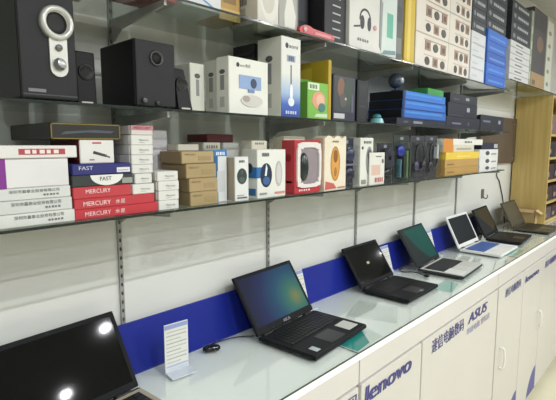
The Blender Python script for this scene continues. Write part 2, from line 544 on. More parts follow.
# ------------------------------------------------------------------ laptops
def laptop(name, hr, yaw, W, D, H, tilt, label, body='#17181b', deck='#1b1c1f', bezel='#101113', screen=None, frame_in=0.012, keys='#0b0c0e', chin=0.02, pad='#222327', stickers=(), brand=None, sl=()):
    """hinge-right corner hr (x, y) on the counter; local frame: x along the hinge, -y to the user"""
    ax = Vector((math.cos(yaw), math.sin(yaw), 0))
    o3 = Vector((hr[0], hr[1], ZC)) - ax * W
    r = empty(name, o3, yaw)
    tag(r, label, 'laptop', 'open laptops on the counter')
    mb, md = mat(body, 0.5, 0, 0.08, 25, 0.2), mat(deck, 0.5, 0, 0.05, 25, 0.25)
    T0, T1 = 0.003, 0.018
    bm = bmesh.new()
    add_box(bm, 0, W, -D, 0, T0, T1 - 0.0015, 0.005, 2)
    base = link('base', bm, mb, r)
    bm = bmesh.new()
    add_box(bm, 0.003, W - 0.003, -D + 0.003, -0.012, T1 - 0.003, T1, 0.001)
    dk = link('palm_deck', bm, md, r)
    for fx in (0.03, W - 0.03):
        for fy in (-0.03, -D + 0.03):
            box('rubber_foot', fx - 0.01, fx + 0.01, fy - 0.004, fy + 0.004, 0.0003, T0 + 0.001, M_BLACK, r)
    kx0, kx1, ky0, ky1 = 0.022, W - 0.022, -D * 0.56, -0.03
    box('keyboard_tray', kx0 - 0.004, kx1 + 0.004, ky0 - 0.004, ky1 + 0.004, T1 - 0.001, T1 + 0.0004, mat(keys, 0.6), dk)
    bm = bmesh.new()
    cols, rows = 15, 6
    pw, ph = (kx1 - kx0) / cols, (ky1 - ky0) / rows
    for j in range(rows):
        i = 0
        while i < cols:
            span = 5 if (j == 0 and i == 4) else 1
            add_box(bm, kx0 + i * pw + pw * 0.07, kx0 + (i + span) * pw - pw * 0.07, ky0 + j * ph + ph * 0.08, ky0 + (j + 1) * ph - ph * 0.08, T1 + 0.0003, T1 + 0.0022)
            i += span
    tag(link('keys', bm, mat(keys, 0.42, 0, 0.1, 40), dk), kind='stuff')
    box('touchpad', W * 0.36, W * 0.63, -D + 0.016, -D * 0.62, T1 - 0.0005, T1 + 0.0005, mat(pad, 0.3), dk, 0.0004)
    for hx in (W * 0.14, W * 0.86):
        bm = bmesh.new()
        add_box(bm, hx - 0.022, hx + 0.022, -0.012, 0.006, T0 + 0.004, T1 + 0.004, 0.004, 2)
        link('hinge', bm, mat('#2a2a2c', 0.4), r)
    # lid: leans back about the hinge by tilt
    lid = box('lid', 0, W, -0.0015, 0.0075, 0, H, mb, r, 0.0035, 2)
    lid.location = (0, 0.0, T1 - 0.001)
    lid.rotation_euler = (-tilt, 0, 0)
    bm = bmesh.new()
    q = frame_in
    z0, z1 = chin, H - frame_in
    zb = 0.004
    for (a, b, c, d) in ((0.002, W - 0.002, zb, z0), (0.002, W - 0.002, z1, H - 0.002), (0.002, q, z0, z1), (W - q, W - 0.002, z0, z1)):
        add_box(bm, a, b, -0.0030, -0.0012, c, d)
    link('bezel', bm, mat(bezel, 0.55, 0, 0.05, 9, 0.15), lid)
    sc = box('screen', q - 0.001, W - q + 0.001, -0.0022, -0.001, z0 - 0.001, z1 + 0.001, screen, lid)
    box('camera_dot', W / 2 - 0.002, W / 2 + 0.002, -0.0034, -0.0029, z1 + frame_in * 0.35, z1 + frame_in * 0.6, mat('#303438', 0.2), lid)
    if brand:
        lettering(brand, lid, Vector((0, -0.0030, 0)), Vector((1, 0, 0)), Vector((0, 0, 1)), Vector((0, -1, 0)), W * 0.44, chin * 0.3, W * 0.56, chin * 0.72, mat('#9a9c9e', 0.4))
    for (u0, v0, u1, v1, c) in sl:      # stickers on the screen
        box('screen_sticker', W * u0, W * u1, -0.0036, -0.0022, H * v0, H * v1, mat(c, 0.4), lid)
    for (u0, v0, u1, v1, c) in stickers:   # stickers on the palm rest (v from the front edge)
        box('palm_rest_sticker', W * u0, W * u1, -D + D * v0, -D + D * v1, T1 - 0.0003, T1 + 0.0008, mat(c, 0.45), dk)
    return r

S_BLACK = screen_mat('screen_off', [(0, '#0a0b0b'), (1, '#0a0b0b')], (0.1, 0.1), (0.2, 0.2), 0.0, '#0d0f0f')
S_BLUE = screen_mat('screen_wallpaper', [(0.0, '#a8b068'), (0.2, '#4f9a86'), (0.45, '#2f6a8c'), (0.75, '#2c3a72'), (1.0, '#23264a')], (0.265, 0.075), (0.24, 0.22), 0.30, '#14171f', 0.45)
S_GREEN = screen_mat('screen_green', [(0.0, '#0f5a50'), (0.93, '#0c4a42'), (0.95, '#23292a'), (1.0, '#1f2526')], (0.40, 0.34), (0.40, 0.40), 0.62, '#081210', 0.3)
S_DARK = screen_mat('screen_dim', [(0, '#20262c'), (1, '#14181c')], (0.1, 0.15), (0.25, 0.2), 0.35, '#15181b')
laptop('laptop', (0.565, -0.158), 0.08, 0.36, 0.24, 0.213, 0.565, 'black laptop at left edge with blank glossy screen and champagne deck', body='#1c1c1c', deck='#a79d8c', screen=S_BLACK, chin=0.018, frame_in=0.013, keys='#101112', pad='#b3a999')
laptop('laptop', (1.316, -0.143), 0.08, 0.324, 0.232, 0.213, 0.58, 'black laptop with lit blue and teal wallpaper on its screen', screen=S_BLUE, chin=0.024, frame_in=0.013, brand='ASUS', pad='#26272b',
       stickers=((0.74, 0.10, 0.93, 0.36, '#c8c8c2'), (0.10, 0.08, 0.17, 0.22, '#b8c0c4')))
laptop('laptop', (1.955, -0.136), 0.016, 0.294, 0.226, 0.196, 0.59, 'black laptop with blank screen bearing one small yellow green mark', screen=S_BLACK, chin=0.018, frame_in=0.011,
       sl=((0.43, 0.47, 0.50, 0.53, '#9aa860'),), stickers=((0.5, 0.05, 0.56, 0.12, '#7c8086'),))
laptop('laptop', (2.458, -0.147), 0.065, 0.313, 0.233, 0.218, 0.565, 'laptop with dark green screen and silver keyboard deck', body='#3a3c3d', deck='#c9c9c4', screen=S_GREEN, chin=0.02, frame_in=0.011, keys='#202224', pad='#d2d2cd', bezel='#1c2021',
       stickers=((0.05, 0.06, 0.33, 0.44, '#e2e2de'),))
laptop('laptop', (3.068, -0.148), 0.012, 0.341, 0.242, 0.209, 0.465, 'white laptop with dim screen and blue film over its keyboard', body='#d9d9d4', deck='#e2e2de', bezel='#dededa', screen=S_DARK, chin=0.024, frame_in=0.016, keys='#3f62a8', pad='#eaeae6')
laptop('laptop', (3.511, -0.133), 0.07, 0.342, 0.223, 0.209, 0.477, 'black laptop between the white laptop and the brown grey one', screen=S_DARK, chin=0.02)
laptop('laptop', (4.056, -0.171), 0.002, 0.343, 0.25, 0.206, 0.48, 'brown grey laptop at the far end of the counter by the wooden cabinet', body='#4a463b', deck='#57523f', bezel='#4c4739', screen=mat('#4a4638', 0.35, 0, 0.08), chin=0.02, keys='#2c2a22', pad='#5a5545')

# ------------------------------------------------------------------ price card, mouse, cables, leaflets
def card(x, y, rz, w, h, label, text=True, lean=0.0):
    r = empty('price_card', (x, y, ZC), rz)
    tag(r, label, 'card', 'price cards on the counter')
    holder = prism('acrylic_foot', [(-0.004, 0.0), (-0.045, 0.0), (-0.045, 0.003), (-0.003, 0.004), (-0.003, 0.012), (0.004, 0.012), (0.004, 0.0)], 0, w, mat('#c6cdd6', 0.12, 0, 0.04), r, 'x')
    c = box('card_sheet', 0, w, -0.0016, 0.0016, 0.012, h, mat('#d9d9d3', 0.35), r, 0.0005)
    c.rotation_euler = (-lean, 0, 0)
    box('card_header', w * 0.02, w * 0.98, -0.0022, -0.0015, h * 0.90, h * 0.985, mat('#8f9cc8', 0.4), c)
    for k in range(9):
        z = h * (0.84 - 0.078 * k)
        wd = w * (0.84 if k % 3 != 2 else 0.6)
        box('printed_line', w * 0.08, w * 0.08 + wd, -0.0020, -0.0015, z - h * 0.016, z + h * 0.006, mat('#a7a99f' if k % 2 else '#b9b7a6', 0.5), c)
    box('card_footer', w * 0.05, w * 0.98, -0.0021, -0.0015, h * 0.115, h * 0.15, mat('#a9b3d2', 0.4), c)
    return r
card(0.663, -0.130, math.radians(-6), 0.075, 0.145, 'white printed price card standing by the left laptop')
card(1.314, -0.075, 0, 0.062, 0.15, 'white price card half hidden behind the blue screen laptop', lean=0.28)
card(1.985, -0.075, 0, 0.075, 0.14, 'white price card behind the laptop with the yellow green mark', lean=0.28)
card(2.50, -0.075, 0, 0.075, 0.15, 'white price card half hidden behind the green screen laptop', lean=0.28)

def mouse(loc, rz, label, s=1.0):
    r = empty('computer_mouse', loc, rz)
    tag(r, label, 'mouse')
    bm = bmesh.new()
    bmesh.ops.create_uvsphere(bm, u_segments=24, v_segments=14, radius=1.0)
    for v in bm.verts:
        x, y, z = v.co
        z = max(z, -0.15)
        wv = 1.0 - 0.12 * math.cos(y * 2.2)
        v.co = Vector((x * 0.03 * wv * s, y * 0.05 * s, 0.005 * s + (z + 0.15) * 0.026 * s * (1 - 0.15 * y)))
    b = link('mouse_shell', bm, mat('#17191c', 0.18, 0, 0.1), r, True)
    bm = bmesh.new()
    bmesh.ops.create_cone(bm, cap_ends=True, segments=16, radius1=0.007 * s, radius2=0.007 * s, depth=0.006 * s)
    for v in bm.verts:
        v.co = Vector((v.co.z, v.co.x + -0.026 * s, v.co.y + 0.029 * s))
    link('scroll_wheel', bm, mat('#8a8c90', 0.3), r)
    box('mouse_sole', -0.022 * s, 0.022 * s, -0.04 * s, 0.04 * s, 0.0003, 0.006 * s, M_BLACK, r, 0.002)
    return r
mouse((0.850, -0.104, ZC), math.radians(60), 'small black computer mouse on the counter by the price card', 0.58)
cb = tube('power_cable', curve_pts([(0.872, -0.083, ZC + 0.007), (0.91, -0.078, ZC + 0.003), (0.96, -0.09, ZC + 0.003), (0.99, -0.11, ZC + 0.003), (1.008, -0.135, ZC + 0.006)], 8), 0.002, M_BLACK)
tag(cb, 'thin black cable lying along the counter behind the blue screen laptop', 'cable')
cb = tube('laptop_cable', curve_pts([(2.09, -0.235, ZC + 0.003), (2.115, -0.17, ZC + 0.003), (2.08, -0.12, ZC + 0.003), (2.11, -0.085, ZC + 0.003), (2.14, -0.09, ZC + 0.003)], 8), 0.003, M_BLACK)
tag(cb, 'short black cable curled on the counter left of the green screen laptop', 'cable')
plug = box('cable_plug', 2.078, 2.1, -0.256, -0.232, ZC, ZC + 0.012, M_BLACK, None, 0.003)
plug.parent = cb
cb = tube('wall_cable', curve_pts([(3.79, -0.012, 1.95), (3.80, -0.008, 1.56), (3.88, -0.006, 1.48), (4.0, -0.006, 1.32), (4.05, -0.006, 1.2), (4.04, -0.02, 1.10)], 8), 0.004, mat('#2c2c2a', 0.5))
tag(cb, 'dark cable hanging down the wall beside the wooden cabinet', 'cable')
hk = empty('wall_hook', (3.52, 0, 1.37))
tag(hk, 'small grey hook on the wall above the far laptops', 'hook')
box('hook_plate', -0.022, 0.022, -0.008, 0, 0.0, 0.07, mat('#66675f', 0.4), hk, 0.002)
tube('hook_arm', curve_pts([(0, -0.004, 0.012), (0, -0.03, 0.0), (0, -0.04, 0.015), (0, -0.038, 0.03)], 5), 0.004, mat('#6a6b64', 0.35), hk)

def leaflet(pts, colour, label, band):
    z = 1.1141
    cx = sum(p[0] for p in pts) / len(pts)
    o = prism('leaflet', pts, z, z + 0.0006, mat('#dfe6e2', 0.4), None, 'z')
    tag(o, label, 'leaflet', 'leaflets under the counter glass')
    prism('leaflet_print', band, z + 0.0004, z + 0.0009, mat(colour, 0.4), o, 'z')
    return o
leaflet([(1.168, -0.345), (1.36, -0.33), (1.33, -0.44), (1.17, -0.447)], '#2c9a96', 'teal and white leaflet under the glass before the blue screen laptop',
        [(1.17, -0.35), (1.34, -0.34), (1.255, -0.435), (1.172, -0.443)])
leaflet([(1.93, -0.33), (2.14, -0.32), (2.17, -0.42), (1.95, -0.43)], '#7fbcb4', 'pale teal leaflet under the glass before the green screen laptop',
        [(1.935, -0.335), (2.11, -0.33), (2.10, -0.40), (1.955, -0.425)])
leaflet([(2.86, -0.375), (3.2, -0.36), (3.24, -0.43), (2.88, -0.44)], '#8fc6ba', 'pale green leaflet under the glass before the white laptop',
        [(2.87, -0.38), (3.06, -0.37), (3.08, -0.425), (2.885, -0.435)])
leaflet([(1.40, -0.24), (1.58, -0.18), (1.62, -0.34), (1.47, -0.42)], '#d9dcd8', 'plain white sheet under the glass between the first two black laptops',
        [(1.42, -0.25), (1.56, -0.20), (1.60, -0.33), (1.48, -0.40)])

# ------------------------------------------------------------------ goods on the lowest shelf
zA = [1.616, 1.6415, 1.667, 1.690]
for k in range(3):
    x1 = (0.377, 0.373, 0.371)[k]
    carton('flat_carton', x1 - 0.40, x1, -0.272, 0.22, zA[k], zA[k + 1] - 0.0006, ('#cfd0cc', '#c6c8c6', '#cbcdca')[k], 'grey white flat carton with a line of characters, %s of the left stack' % ('bottom', 'second', 'third')[k],
           'box', 'white flat cartons at left', [('f', 't', 0.72, 0.58, 0.945, 0.86, '#44464a', '深圳市鑫泰业投资有限公司'), ('f', 't', 0.87, 0.26, 0.945, 0.42, '#6a6c70', '型号 SC-801')])
carton('white_carton', 0.10, 0.369, -0.272, 0.2, 1.690, 1.7445, '#d3d1d2', 'plain white deep carton with a purple left end', 'box', None, [('f', 'r', 0.0, 0.0, 0.584, 1.0, '#7a2d86')])
carton('flat_carton', 0.03, 0.386, -0.276, 0.2, 1.745, 1.769, '#d8d5d3', 'white flat carton with a red printed label on top of the left stack', 'box', 'white flat cartons at left',
       [('f', 'r', 0.70, 0.28, 0.935, 0.74, '#a8434d'), ('f', 't', 0.73, 0.36, 0.91, 0.66, '#e6d4d2', '赠品非卖品')])
RED = '#b8323c'
carton('keyboard_carton', 0.377, 0.570, -0.271, 0.2, 1.616, 1.6372, RED, 'long red lettered carton at the bottom of the red stack', 'box', 'red lettered cartons', [('f', 't', 0.11, 0.28, 0.40, 0.72, '#ead2d2', 'MERCURY'), ('f', 't', 0.45, 0.28, 0.57, 0.72, '#ead2d2', '水星')])
carton('keyboard_carton', 0.377, 0.562, -0.271, 0.2, 1.6374, 1.6590, '#b4353e', 'long red lettered carton, middle of the red stack', 'box', 'red lettered cartons', [('f', 't', 0.10, 0.28, 0.42, 0.72, '#ead2d2', 'MERCURY'), ('f', 't', 0.48, 0.28, 0.60, 0.72, '#ead2d2', '水星')])
carton('keyboard_carton', 0.376, 0.504, -0.271, 0.2, 1.6592, 1.6835, '#b63a42', 'short red lettered carton on top of the red stack', 'box', 'red lettered cartons', [('f', 't', 0.20, 0.42, 0.62, 0.78, '#ead2d2', 'MERCURY')])
arch = [(0.5 + 0.27 * math.cos(t * math.pi / 16) + 0.05, 0.96 - 0.93 * math.sin(t * math.pi / 16)) for t in range(17)]
carton('router_carton', 0.376, 0.511, -0.269, 0.2, 1.6837, 1.7078, '#2e3335', 'dark carton with a white arch on its front', 'box', None,
       [('f', 'p', 0, 0, 1, 1, '#dcdcd8', arch), ('f', 't', 0.43, 0.45, 0.62, 0.80, '#23252a', 'FAST'), ('f', 'r', 0.80, 0.12, 0.98, 0.62, '#8f948e')])
carton('router_carton', 0.378, 0.506, -0.269, 0.2, 1.7080, 1.7308, '#282a6c', 'dark blue lettered carton with a white sticker', 'box', None,
       [('f', 't', 0.10, 0.45, 0.33, 0.80, '#c8c8dc', 'FAST'), ('f', 'r', 0.74, 0.14, 0.98, 0.60, '#d6d6da'), ('f', 'r', 0.76, 0.30, 0.95, 0.36, '#77777c')])
carton('cable_carton', 0.398, 0.472, -0.262, 0.16, 1.7310, 1.7805, '#d8d6d4', 'white carton picturing a dark cable plug, with dark red sides', 'box', None,
       [('f', 'p', 0, 0, 1, 1, '#3c3a3c', [(0.36, 0.42), (0.75, 0.26), (0.78, 0.36), (0.39, 0.54)]), ('f', 'p', 0, 0, 1, 1, '#5a5658', [(0.70, 0.30), (0.86, 0.22), (0.87, 0.28), (0.72, 0.36)]), ('f', 'r', 0.36, 0.84, 0.62, 0.90, '#b7474c'), ('f', 'r', 0.26, 0.14, 0.4, 0.19, '#9c6a6a')], side='#6b1f28')
# long dark box with gilt border on top
gb = carton('gilt_box', 0.341, 0.489, -0.262, 0.235, 1.7808, 1.8140, '#211d18', 'long black box with a gilt border lying above the white cartons', 'box', None, [], flap=False, side='#1c1a18')
w_, h_ = 0.148, 0.0332
bm = bmesh.new()
for a, b, c, d in ((0.002, w_ - 0.002, 0.001, 0.0032), (0.002, w_ - 0.002, h_ - 0.0032, h_ - 0.001), (0.002, 0.0042, 0.001, h_ - 0.001), (w_ - 0.0042, w_ - 0.002, 0.001, h_ - 0.001)):
    add_box(bm, a, b, -0.0012, 0.0002, c, d)
link('gilt_border', bm, mat('#8a7a45', 0.35, 0.5), gb)
prints(gb, w_, 0.235, h_, [('f', 'p', 0, 0, 1, 1, '#46505a', [(0.14, 0.3), (0.5, 0.45), (0.85, 0.42), (0.9, 0.55), (0.6, 0.6), (0.2, 0.48)])])

# stack of small white router boxes
def router_box(x0, x1, yf, z0, z1, label, group, items=None, colour='#d5d4d0'):
    return carton('router_box', x0, x1, yf, 0.13, z0, z1, colour, label, 'box', group, items or [('f', 't', 0.36, 0.36, 0.80, 0.60, '#5c5e62', 'Mercury'), ('f', 'r', 0.36, 0.24, 0.6, 0.28, '#a0a0a0')])
zs = [1.6594, 1.6822, 1.7052, 1.7255, 1.7478, 1.7700, 1.7924, 1.8135]
xs = [(0.5075, 0.562, -0.272), (0.517, 0.561, -0.265), (0.5125, 0.566, -0.262), (0.5125, 0.567, -0.262), (0.5125, 0.568, -0.262), (0.513, 0.568, -0.262), (0.514, 0.569, -0.262)]
for k in range(7):
    x0, x1, yf = xs[k]
    if k < 6:
        router_box(x0, x1, yf, zs[k], zs[k + 1] - 0.0004, 'small white router box, %s of the column standing on the red cartons' % ORD[k], 'white router boxes')
    else:
        router_box(x0, x1, yf, zs[k], zs[k + 1], 'small pale box with red lettering topping the white router box column', 'white router boxes', [('f', 'r', 0.0, 0.5, 1.0, 1.0, '#b98088'), ('f', 't', 0.12, 0.6, 0.9, 0.88, '#8e1f2c', 'MERCURY')], '#cfc6c4')
zs = [1.616, 1.6388, 1.6618, 1.6850, 1.7085]
for k in range(4):
    router_box((0.5725, 0.5725, 0.5725, 0.5705)[k], (0.628, 0.629, 0.630, 0.628)[k], -0.272, zs[k], zs[k + 1] - 0.0004, 'small white router box, %s of the short column between red cartons and brown boxes' % (ORD[k] if k < 3 else 'top'), 'white router boxes')
carton('upright_carton', 0.612, 0.678, -0.152, 0.04, 1.616, 1.808, '#c9c4ca', 'tall pale lilac carton standing behind the white router boxes', 'box')
# brown kraft boxes
KR = '#a08c66'
kz = [1.616, 1.6522, 1.6868, 1.7232, 1.7545]
kx = [(0.664, 0.753, -0.27), (0.662, 0.751, -0.27), (0.655, 0.749, -0.268), (0.647, 0.747, -0.262)]
for k in range(4):
    x0, x1, yf = kx[k]
    carton('kraft_box', x0, x1, yf, (0.085, 0.09, 0.11, 0.10)[k], kz[k], kz[k + 1] - 0.0005, (KR, '#a48f6a', '#a28d66', '#a8946e')[k], 'brown kraft cardboard box, %s of its stack of four' % (ORD[k] if k < 3 else 'top'), 'box', 'brown kraft boxes',
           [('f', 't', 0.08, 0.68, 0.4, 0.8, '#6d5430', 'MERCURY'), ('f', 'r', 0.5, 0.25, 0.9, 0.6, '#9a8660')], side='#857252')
carton('small_carton', 0.679, 0.745, -0.2, 0.08, 1.7547, 1.7715, '#c7c2b4', 'small off-white carton lying on the brown kraft boxes', 'box')
# boxes behind
carton('tall_carton', 0.800, 0.862, -0.15, 0.06, 1.616, 1.777, '#cfcabb', 'cream carton standing behind the small black mouse box', 'box', None, [('f', 't', 0.15, 0.9, 0.85, 0.95, '#77736a', 'OPTICAL')])
carton('tall_carton', 0.872, 0.935, -0.15, 0.06, 1.616, 1.776, '#bdbcb6', 'grey white carton standing behind the blue banded mouse box', 'box')
carton('maroon_box', 0.828, 0.930, -0.13, 0.10, 1.7776, 1.802, '#5a1a20', 'flat maroon box lying on the cartons by the wall', 'box')
carton('mouse_box', 0.757, 0.801, -0.25, 0.05, 1.616, 1.757, '#d2d6d8', 'white mouse box with blue top and blue left side', 'box', None,
       [('f', 'r', 0, 0, 0.28, 0.88, '#2f5d92'), ('f', 'r', 0, 0.88, 1, 1, '#3f74b4'), ('f', 't', 0.15, 0.9, 0.85, 0.96, '#dfe6ee', 'Mouse'), ('f', 'r', 0.2, 0.2, 0.8, 0.6, '#c0c4c8')], side='#2f5d92')
def mouse_print(u0, v0, u1, v1, c, hi):
    du, dv = u1 - u0, v1 - v0
    return [('f', 'e', u0, v0, u1, v1, c), ('f', 'e', u0 + du * .42, v0 + dv * .62, u0 + du * .58, v0 + dv * .9, hi), ('f', 'e', u0 + du * .2, v0 + dv * .1, u0 + du * .8, v0 + dv * .45, hi)]
carton('mouse_box', 0.807, 0.858, -0.276, 0.085, 1.616, 1.738, '#d8d9d8', 'small white box printed with a dark grey wireless mouse', 'box', 'boxed computer mice',
       mouse_print(0.14, 0.38, 0.86, 0.74, '#33403e', '#4d5a58') + [('f', 't', 0.3, 0.87, 0.7, 0.92, '#4a4c50', 'G-250'), ('f', 'r', 0.15, 0.06, 0.85, 0.09, '#55585a'), ('f', 'r', 0.15, 0.12, 0.6, 0.14, '#9a9a98')], side='#a59a88')
carton('tall_carton', 0.945, 1.010, -0.198, 0.05, 1.616, 1.783, '#dcd6c4', 'cream carton rising behind the blue banded mouse box', 'box', None, [('f', 't', 0.2, 0.93, 0.8, 0.965, '#77736a', 'MOUSE')])
carton('mouse_box', 0.894, 1.014, -0.273, 0.06, 1.616, 1.757, '#dcdcd6', 'white box with a blue band printed with two mice', 'box', 'boxed computer mice',
       [('f', 'r', 0.0, 0.42, 0.44, 0.64, '#2a6aa6')] + mouse_print(0.10, 0.22, 0.50, 0.72, '#1c2740', '#3d5f92') + [('f', 'e', 0.62, 0.22, 0.86, 0.76, '#b7b4b2'), ('f', 'e', 0.66, 0.28, 0.82, 0.7, '#c9c6c6'), ('f', 't', 0.16, 0.86, 0.4, 0.93, '#4a5058', 'tarantula'),
        ('f', 'p', 0, 0, 1, 1, '#dfe8f0', [(0.24, 0.46), (0.30, 0.46), (0.33, 0.62), (0.29, 0.70)]), ('f', 'r', 0.60, 0.07, 0.95, 0.11, '#c98478'), ('l', 'r', 0, 0.42, 1, 0.64, '#2a6aa6'), ('l', 'e', 0.2, 0.5, 0.7, 0.72, '#26303e'), ('l', 'r', 0.1, 0.06, 0.9, 0.2, '#3a6a9a'), ('f', 'r', 0.08, 0.08, 0.3, 0.11, '#888a8c')], flap=False)

def window_box(x0, x1, yf, z0, z1, colour, side, label):
    """red box with a white fancy-edged window frame around a mouse"""
    w, h, d = x1 - x0, z1 - z0, 0.055
    o = carton('mouse_box', x0, x1, yf, d, z0, z1, colour, label, 'box', 'boxed computer mice', [('l', 'r', 0.2, 0.2, 0.8, 0.24, '#e0bcbc'), ('l', 'e', 0.25, 0.60, 0.75, 0.74, '#8c1420'), ('f', 't', 0.15, 0.045, 0.6, 0.08, '#e6c8c8', 'GAMING MOUSE')], flap=False, side=side)
    def wav(cx, cz, rx, rz, amp, n=64):
        pts = []
        for k in range(n):
            t = 2 * math.pi * k / n
            ct, st = math.cos(t), math.sin(t)
            e = 0.22
            x = abs(ct) ** e * (1 if ct >= 0 else -1)
            z = abs(st) ** e * (1 if st >= 0 else -1)
            m_ = 1 + amp * math.cos(8 * t)
            pts.append((cx + rx * x * m_, cz + rz * z * m_))
        return pts
    outer = wav(w * 0.52, h * 0.535, w * 0.46, h * 0.42, 0.02)
    inner = wav(w * 0.53, h * 0.52, w * 0.36, h * 0.33, 0.05)
    bm = bmesh.new()
    n = len(outer)
    ya, yb = -0.006, 0.0
    vo = [bm.verts.new((x, ya, z)) for x, z in outer]
    vi = [bm.verts.new((x, ya, z)) for x, z in inner]
    vob = [bm.verts.new((x, yb, z)) for x, z in outer]
    vib = [bm.verts.new((x, yb, z)) for x, z in inner]
    for k in range(n):
        j = (k + 1) % n
        bm.faces.new((vo[k], vo[j], vi[j], vi[k]))
        bm.faces.new((vo[k], vob[k], vob[j], vo[j]))
        bm.faces.new((vi[k], vi[j], vib[j], vib[k]))
    bmesh.ops.recalc_face_normals(bm, faces=bm.faces[:])
    link('window_frame', bm, mat('#ded8d6', 0.4), o)
    prism('window_back', inner, -0.0012, 0.0, mat('#8d8288', 0.5), o)
    ellipsoid('displayed_mouse', (w * 0.32, -0.001, h * 0.5), (w * 0.155, 0.014, h * 0.27), mat('#26302e', 0.25), o)
    prints(o, w, d, h, [('f', 't', 0.42, 0.875, 0.62, 0.905, '#8c4448', 'Vprise')])
    return o
window_box(1.057, 1.186, -0.272, 1.616, 1.785, '#b8303a', '#b83c44', 'red box with white window frame showing a black mouse')
carton('tall_carton', 1.085, 1.192, -0.2, 0.05, 1.616, 1.798, '#d6ceba', 'cream carton showing above the red window box', 'box')

def scallop_box(x0, x1, yf, z0, z1, label):
    w, h, d = x1 - x0, z1 - z0, 0.05
    pts = [(0, 0), (w, 0)]
    for k in range(0, 25):
        s = k / 24
        pts.append((w - w * s, h - 0.012 + 0.010 * abs(math.cos(s * math.pi * 2.5))))
    bm = bmesh.new()
    add_prism(bm, pts, 0, d)
    o = link('mouse_box', bm, mat('#e0d6c2', 0.5))
    o.location = (x0, yf, z0 + 0.0002)
    tag(o, label, 'box', 'boxed computer mice')
    prints(o, w, d, h, [('f', 'e', 0.27, 0.16, 0.72, 0.80, '#b8823c'), ('f', 'e', 0.33, 0.2, 0.66, 0.76, '#d19a4e'), ('f', 'e', 0.40, 0.5, 0.6, 0.74, '#8a5a26'), ('f', 'e', 0.44, 0.24, 0.56, 0.42, '#a86f36'),
                        ('f', 'p', 0, 0, 1, 1, '#c2605c', [(0.04, 0.02), (0.55, 0.03), (0.42, 0.12), (0.06, 0.17)]), ('f', 't', 0.35, 0.87, 0.65, 0.90, '#8a6a50', 'gaming'), ('l', 'r', 0.1, 0.05, 0.9, 0.95, '#d6c6ae'), ('f', 'r', 0.62, 0.03, 0.95, 0.05, '#b07068')])
    return o
scallop_box(1.203, 1.327, -0.276, 1.616, 1.803, 'cream box with scalloped top printed with a golden mouse')

def blister(x0, x1, yf, z0, z1, card_c, label, products, hang=True):
    """hang-card with a clear moulded bubble over one or more products: (shape, u, v, ru, rv, colour)"""
    w, h = x1 - x0, z1 - z0
    r = empty('blister_pack', (x0, yf, z0))
    tag(r, label, 'pack', 'blister packs')
    bm = bmesh.new()
    add_box(bm, 0, w, 0.03, 0.034, 0.0003, h, 0.001)
    c = link('backing_card', bm, mat(card_c, 0.5, 0, 0.2, 40), r)
    if hang:
        box('hang_tab', w * 0.4, w * 0.6, 0.029, 0.035, h - 0.02, h - 0.008, mat('#888a90', 0.4), c)
    bm = bmesh.new()
    add_box(bm, w * 0.05, w * 0.95, -0.002, 0.0295, h * 0.03, h * 0.88, 0.012, 3)
    link('plastic_bubble', bm, M_PLASTIC, r, True)
    for (kind, u, v, ru, rv, col_) in products:
        if kind == 'e':
            ellipsoid('packed_product', (w * u, 0.016, h * v), (w * ru, 0.011, h * rv), mat(col_, 0.3, 0, 0.15, 30), r, 16, 10)
        elif kind == 'o':
            pts = [(w * u + w * ru * math.cos(t), 0.015, h * v + h * rv * math.sin(t)) for t in [2 * math.pi * k / 24 for k in range(25)]]
            tube('packed_product', pts, 0.0055, mat(col_, 0.35, 0, 0.1), r)
        else:
            box('packed_product', w * (u - ru), w * (u + ru), 0.006, 0.026, h * (v - rv), h * (v + rv), mat(col_, 0.4, 0, 0.15, 30), r, 0.002)
    return r
blister(1.337, 1.427, -0.27, 1.616, 1.795, '#262a42', 'dark blue pack standing between the scalloped box and a white box', [('e', 0.5, 0.66, 0.33, 0.15, '#2c3050'), ('e', 0.5, 0.27, 0.33, 0.15, '#24263e'), ('b', 0.5, 0.46, 0.38, 0.02, '#77798c')])
carton('white_box', 1.431, 1.521, -0.268, 0.05, 1.616, 1.797, '#d9d9d2', 'tall white box picturing a grey handset', 'box', None,
       [('f', 'e', 0.42, 0.22, 0.95, 0.82, '#8d8f90'), ('f', 'e', 0.52, 0.55, 0.86, 0.76, '#5d5f62'), ('f', 't', 0.25, 0.88, 0.85, 0.93, '#4a4c50', 'MOUSE'), ('f', 'r', 0.1, 0.04, 0.45, 0.13, '#8a8a86'), ('f', 'e', 0.1, 0.76, 0.22, 0.82, '#44464a')], flap=False)
carton('white_box', 1.484, 1.594, -0.2765, 0.006, 1.616, 1.741, '#d8d6cf', 'shorter white box with pink red print in front of the handset box', 'box', None,
       [('f', 'r', 0.12, 0.30, 0.7, 0.62, '#d2b3a8'), ('f', 't', 0.35, 0.08, 0.92, 0.22, '#b7524a', '鼠标'), ('f', 'r', 0.4, 0.86, 0.75, 0.89, '#66686a'), ('f', 'e', 0.80, 0.66, 0.92, 0.8, '#5a5c60')], flap=False)
blister(1.606, 1.722, -0.266, 1.616, 1.778, '#22222c', 'black pack right of the pink printed white box', [('b', 0.5, 0.6, 0.3, 0.22, '#2a2a38'), ('b', 0.5, 0.62, 0.1, 0.06, '#6a5666'), ('e', 0.5, 0.24, 0.3, 0.12, '#1a1a24')])
blister(1.730, 1.866, -0.268, 1.616, 1.812, '#2a3330', 'pack with a round blue product and green stripes', [('e', 0.28, 0.66, 0.24, 0.13, '#1f2f9c'), ('b', 0.62, 0.36, 0.05, 0.3, '#5c7a4a'), ('b', 0.2, 0.28, 0.04, 0.2, '#4f7a86'), ('b', 0.82, 0.4, 0.04, 0.3, '#39463a'), ('b', 0.42, 0.3, 0.05, 0.24, '#20262a')])
